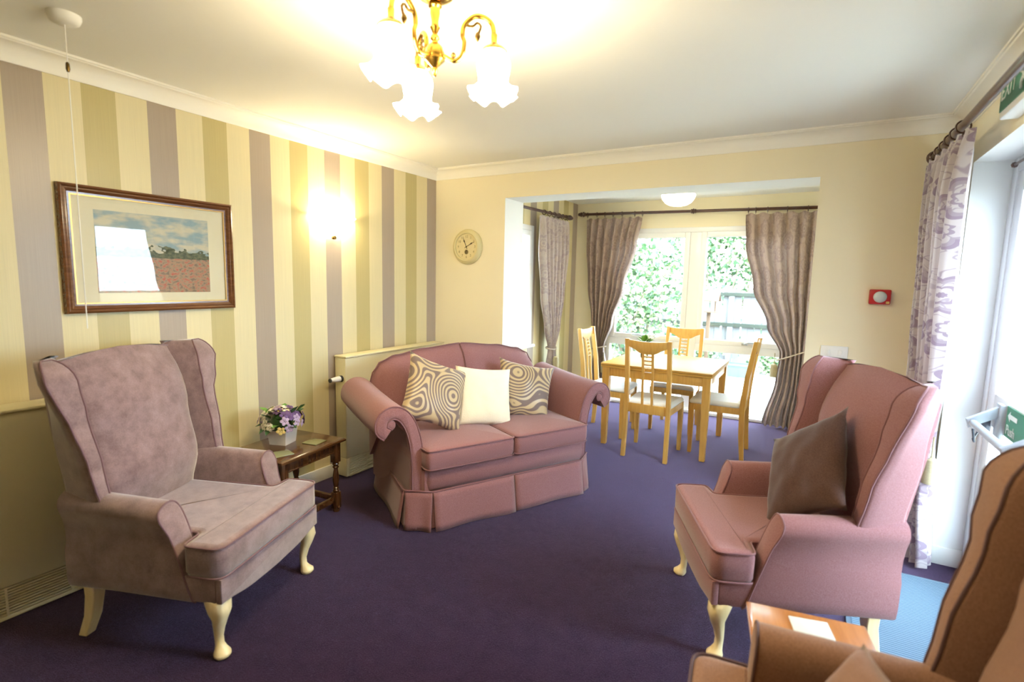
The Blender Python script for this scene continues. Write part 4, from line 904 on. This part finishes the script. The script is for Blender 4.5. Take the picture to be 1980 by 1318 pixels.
# dining table
TX0, TX1, TY0, TY1, TZ = 1.355, 2.305, .655, 1.60, .745
dt = thing('dining_table', 'square light wood dining table in the alcove', 'table', ((TX0+TX1)/2, (TY0+TY1)/2, 0)); hx, hy = (TX1-TX0)/2, (TY1-TY0)/2
m = MB(); m.box(-hx, hx, -hy, hy, TZ-.018, TZ, .004); m.build('top', MAT['oak_top'], dt)
m = MB(); m.box(-hx+.003, hx-.003, -hy+.003, hy-.003, TZ-.038, TZ-.020, .003); m.build('extension_leaf', MAT['oak_top'], dt)
for s in (-1, 1):
    m = MB(); m.box(-hx+.05, hx-.05, s*(hy-.035)-.010, s*(hy-.035)+.010, TZ-.115, TZ-.039, .002); m.build('apron', MAT['oak'], dt)
    m = MB(); m.box(s*(hx-.035)-.010, s*(hx-.035)+.010, -hy+.05, hy-.05, TZ-.115, TZ-.039, .002); m.build('apron', MAT['oak'], dt)
    for q in (-1, 1):
        x, y = s*(hx-.045), q*(hy-.045); m = MB(); m.loft([[(x+a*w, y+b*w, z) for a, b in ((-1, -1), (1, -1), (1, 1), (-1, 1))] for w, z in ((.022, 0), (.033, TZ-.039))]); o = m.build('leg', MAT['oak'], dt, angle=30); bv = o.modifiers.new('bevel', 'BEVEL'); bv.width = .003; bv.segments = 2
# dining chair: local frame, back at +y
def dining_chair(label, loc, rz):
    t = thing('dining_chair', label, 'chair', loc, rz, 'dining chairs')
    # rear posts, raked back above and below the seat
    for s in (-1, 1):
        rings = []
        for z, y, w, x in ((0, .225, .017, .178), (.20, .208, .020, .176), (.44, .200, .022, .174), (.70, .222, .020, .173), (1.008, .268, .017, .172)): rings.append([(s*x+a*.017, y+b*w, z) for a, b in ((-1, -1), (1, -1), (1, 1), (-1, 1))])
        o = MB().loft(rings).build('back_post', MAT['oak'], t, angle=25); bv = o.modifiers.new('bevel', 'BEVEL'); bv.width = .003; bv.segments = 2
    def yb(z): return keyval([(.44, .200), (.70, .222), (1.008, .268)], z)
    # top rail, deep in the middle
    out = [(-.156, 1.002)]+[(lerp(-.156, .156, k/8), 1.002-.010*(1-(2*k/8-1)**2)) for k in range(1, 8)]+[(.156, 1.002), (.156, .945)]+[(x, z) for x, z in ((.11, .925), (.07, .900), (.048, .893), (0, .890), (-.048, .893), (-.07, .900), (-.11, .925))]+[(-.156, .945)]
    m = MB(); m.prism(out, 'Y', -.010, .010, .003); m.v = [(x, y+yb(z)+.010*(1-(x/.156)**2), z) for x, y, z in m.v]; m.build('top_rail', MAT['oak'], t, angle=35)
    for s in (-1, 1):
        m = MB(); rings = [[(s*.040+a*.009, yb(z)+.006+b*.008, z) for a, b in ((-1, -1), (1, -1), (1, 1), (-1, 1))] for z in (.455, .60, .75, .90)]; m.loft(rings).build('slat', MAT['oak'], t, angle=30)
    for k in range(5):
        z = .868-k*.034; m = MB(); m.box(-.032, .032, yb(z)-.001, yb(z)+.011, z-.006, z+.006, .002); m.build('rung', MAT['oak'], t)
    m = MB(); m.box(-.158, .158, .188, .210, .385, .460, .003); m.build('back_rail', MAT['oak'], t)
    for s in (-1, 1):
        m = MB(); m.loft([[(x, y, z) for x, y in ((s*.163, .19), (s*.185, .19), (s*.205, -.185), (s*.183, -.185))] for z in (.385, .438)]); m.build('side_rail', MAT['oak'], t, angle=30)
        rings = [[(s*.192+a*w, -.198+b*w, z) for a, b in ((-1, -1), (1, -1), (1, 1), (-1, 1))] for w, z in ((.015, 0), (.020, .30), (.020, .438))]
        o = MB().loft(rings).build('front_leg', MAT['oak'], t, angle=30); bv = o.modifiers.new('bevel', 'BEVEL'); bv.width = .003; bv.segments = 2
    m = MB(); m.box(-.174, .174, -.209, -.190, .385, .438, .003); m.build('front_rail', MAT['oak'], t)
    out = round_poly([(-.212, -.222), (.212, -.222), (.188, .182), (-.188, .182)], .03, 4)
    rings = [[(x, y, z) for x, y in offset_ring(out, i)] for i, z in ((.008, .438), (0, .446), (0, .458), (.006, .468), (.016, .476), (.026, .480))]
    flat_caps(MB().loft(rings).build('seat_pad', MAT['seat_white'], t, angle=60))
    return t
c = dining_chair('light wood dining chair nearest the camera, slatted back towards us', (1.835, .69, 0), PI)
def another(label, loc, rz):
    o = copy_tree(c); o.location = loc; o.rotation_euler.z = rz; o['label'] = label
another('light wood dining chair at table right, seen from the side', (2.315, 1.09, 0), -PI/2)
another('light wood dining chair at table left, behind the sofa arm', (1.29, 1.11, 0), PI/2)
another('light wood dining chair on the window side of the table', (1.82, 1.61, 0), 0)

# small vase of leaves on the dining table
va = thing('vase', 'small glass vase of green leaves and white blossom on dining table', 'vase', (1.585, 1.22, TZ+.0005))
MB().lathe([(.001, 0), (.032, 0), (.036, .02), (.034, .06), (.022, .10), (.026, .12), (.023, .12), (.019, .10), (.030, .06), (.030, .008), (.001, .006)], 20, cap=False).build('glass_body', MAT['vase'], va)
fr = random.Random(5); first = None; ff = None
for i in range(12):
    th = fr.uniform(0, 2*PI); el = fr.uniform(.1, 1.1)
    if first is None: first = o = leaf_mesh(.085, .05).build('leaf', MAT['leaf_b'], va, fix=False)
    else: o = first.copy(); C.objects.link(o); o.parent = va
    o.matrix_local = Matrix.Translation((math.cos(th)*.015, math.sin(th)*.015, .12+.035*el)) @ Matrix.Rotation(th-PI/2, 4, 'Z') @ Matrix.Rotation(el, 4, 'X')
for i in range(7):
    x, y, z = .055+fr.uniform(-.02, .055), fr.uniform(-.03, .03), .21+fr.uniform(-.02, .05)
    MB().tube(spline([(0, 0, .05), (x*.2, y*.2, .14), (x, y, z)], 4), .0015, 5).build('stem', MAT['leaf_b'], va)
    if ff is None: ff = o = flower_mesh(.022).build('blossom', MAT['petal_white'], va, angle=80, fix=False)
    else: o = ff.copy(); C.objects.link(o); o.parent = va
    o.location = (x, y, z)

# door mat
dm = thing('door_mat', 'ribbed blue door mat on the carpet by the glazed door', 'mat', (3.46, -.90, 0), R(1))
m = MB(); m.box(-.245, .245, -.385, .385, .001, .010, .002); m.build('pile', MAT['mat_blue'], dm, smooth=False)
m = MB(); m.loft([[(x*(.245+o), y*(.385+o), z) for x, y in ((-1, -1), (1, -1), (1, 1), (-1, 1))] for o, z in ((0, .001), (.02, .001), (.018, .006), (0, .009), (0, .001))], cap=False); m.build('edging', MAT['mat_edge'], dm, smooth=False)

# ================================================================== THE GARDEN
m = MB(); m.box(-14, AX0-.12, -12, 14, -.16, -.09); m.box(AX0-.12, AX1+.1, AY+.12, 14, -.16, -.09); m.box(XR+.25, 16, -12, AY+.12, -.16, -.09); m.box(AX1+.1, 16, AY+.12, 14, -.16, -.09)
structure(m.build('ground', MAT['ground'], smooth=False))
def fence(label, x0, x1, y, h, rails, rot=None):
    t = thing('garden_fence', label, 'fence', ((x0+x1)/2, y, -.09)); xc = (x0+x1)/2
    sm = MB(); sm.box(-.055, .055, -.012, .012, 0, h+.05, .004); first = None; k = 0; x = x0
    while x < x1:
        if first is None: first = o = sm.build('slat', MAT['fence'], t, smooth=False)
        else: o = first.copy(); C.objects.link(o); o.parent = t
        o.location = (x-xc, .01*(k % 2), 0); o.rotation_euler.y = R(.6)*math.sin(k*2.3); x += .118; k += 1
    for z in rails: m = MB(); m.box(x0-xc, x1-xc, -.075, -.015, z+.09-.035, z+.09+.035, .004); m.build('rail', MAT['rail'], t, smooth=False)
    x = x0+.3
    while x < x1: m = MB(); m.box(x-xc-.05, x-xc+.05, -.07, .03, 0, h+.10, .005); m.build('post', MAT['fence'], t, smooth=False); x += 1.85
    return t
fence('weathered wooden garden fence with mossy rails beyond the alcove window', -2.4, 5.4, 7.0, 1.36, (.69, 1.27))
def shrub(name, label, c, rad, n, mats, leaf=.06, seed=0, trunk=True):
    t = thing(name, label, 'shrub', (c[0], c[1], -.09)); r = random.Random(seed); ms = [MB() for _ in mats]
    blobs = [(Vector((r.uniform(-1, 1)*rad[0]*.65, r.uniform(-1, 1)*rad[1]*.65, c[2]+r.uniform(-.8, .8)*rad[2])), r.uniform(.30, .5)) for _ in range(26)]
    for i in range(n):
        b, br = blobs[i % len(blobs)]; d = Vector((r.gauss(0, 1), r.gauss(0, 1), r.gauss(0, 1))).normalized(); p = b+Vector((d.x*rad[0]*br, d.y*rad[1]*br, d.z*rad[2]*br))*r.uniform(.75, 1.05)
        if p.z < .03: p.z = .03+r.random()*.2
        a = Vector((r.gauss(0, 1), r.gauss(0, 1), r.gauss(0, 1)+.4)).normalized(); q = d.cross(a).normalized(); l = leaf*r.uniform(.6, 1.3)
        u = (a*.5+d*.7).normalized()*l; w = q*l*.42
        ms[0 if r.random() < .62 else 1 % len(mats)].add([tuple(p), tuple(p+u*.5+w), tuple(p+u), tuple(p+u*.5-w)], [(0, 1, 2, 3)])
    for mb, mt in zip(ms, mats): o = mb.build('foliage', MAT[mt], t, smooth=False, fix=False); o['kind'] = 'stuff'
    if trunk:
        for k in range(5): a = 2*PI*k/5; MB().tube([(.05*math.cos(a), .05*math.sin(a), 0), (.3*rad[0]*math.cos(a), .3*rad[1]*math.sin(a), c[2]*.7), (.5*rad[0]*math.cos(a+.3), .5*rad[1]*math.sin(a+.3), c[2]*1.2)], [.03, .02, .008], 6).build('stem', MAT['bark'], t)
    return t
shrub('garden_shrub', 'large pale-leaved garden shrub at the left of the alcove window', (.15, 5.35, 1.15), (1.05, .75, 1.25), 6500, ['garden_leaf_a', 'garden_leaf_b'], .085, 1)
shrub('garden_shrub', 'dark leafy shrub rising above the fence behind the pale one', (-.9, 9.9, 1.9), (1.9, .6, 2.0), 5000, ['garden_leaf_b', 'garden_leaf_a'], .12, 2)
shrub('garden_shrub', 'loose green shrub above the fence at mid window', (1.3, 8.2, 2.0), (1.4, .5, 1.8), 5000, ['garden_leaf_a', 'garden_leaf_b'], .11, 3)
shrub('garden_shrub', 'autumn-yellow shrub above the fence near the right curtain', (3.0, 9.9, 1.7), (1.0, .6, 1.7), 3000, ['garden_leaf_c', 'garden_leaf_b'], .11, 4)
shrub('garden_shrub', 'tall leafy hedge bush outside the alcove side window', (-1.5, 2.6, 1.2), (.9, 1.5, 1.4), 5000, ['garden_leaf_a', 'garden_leaf_b'], .08, 5)
shrub('low_plant', 'low leafy border plant beside the blue-grey planter', (2.45, 6.2, .22), (.4, .3, .25), 900, ['garden_leaf_a', 'garden_leaf_b'], .06, 6, False)
shrub('low_plant', 'low leafy border plant in front of the fence at window centre', (1.1, 6.62, .20), (.5, .15, .25), 1200, ['garden_leaf_a', 'garden_leaf_b'], .06, 7, False)
pl = thing('planter', 'blue-grey plastic trough planter on the garden paving', 'planter', (1.98, 5.75, -.09))
m = MB(); m.loft([[(x*a, y*b, z) for x, y in ((-1, -1), (1, -1), (1, 1), (-1, 1))] for a, b, z in ((.19, .13, 0), (.225, .15, .19), (.225, .15, .19), (.20, .13, .19), (.19, .12, .15))]); m.build('trough', MAT['planter'], pl, angle=30)
m = MB(); m.loft([[(x*(.225+o), y*(.15+o), z) for x, y in ((-1, -1), (1, -1), (1, 1), (-1, 1))] for o, z in ((.0, .19), (.014, .19), (.014, .215), (-.012, .215), (-.012, .19))], cap=False); m.build('rim', MAT['planter'], pl, angle=30)
bt = thing('bird_table', 'wooden bird table with pitched roof in the garden', 'bird table', (1.36, 6.0, -.09))
m = MB(); m.box(-.03, .03, -.03, .03, 0, 1.05, .004); m.build('post', MAT['bird_wood'], bt)
m = MB(); m.box(-.17, .17, -.14, .14, 1.05, 1.07, .003); m.build('tray', MAT['bird_wood'], bt)
for x in (-.10, .10):
    m = MB(); m.box(x-.012, x+.012, -.012, .012, 1.07, 1.28); m.build('upright', MAT['bird_wood'], bt, smooth=False)
for s in (-1, 1):
    m = MB(); m.prism([(0, 1.42), (s*.13, 1.26), (s*.13, 1.245), (0, 1.40)], 'X', -.17, .17); m.build('roof_panel', MAT['bird_wood'], bt, smooth=False)
m = MB(); m.prism([(-.09, 1.27), (.09, 1.27), (0, 1.385)], 'X', .12, .13); m.build('gable', MAT['bird_wood'], bt, smooth=False)
fence('plain wooden boundary fence outside the glazed door', 5.0, 11.0, 3.2, 1.5, (.5, 1.2))
m = MB(); m.box(7.5, 7.7, -8, 3, -.09, 1.1); structure(m.build('wall_garden', MAT['house'], smooth=False))
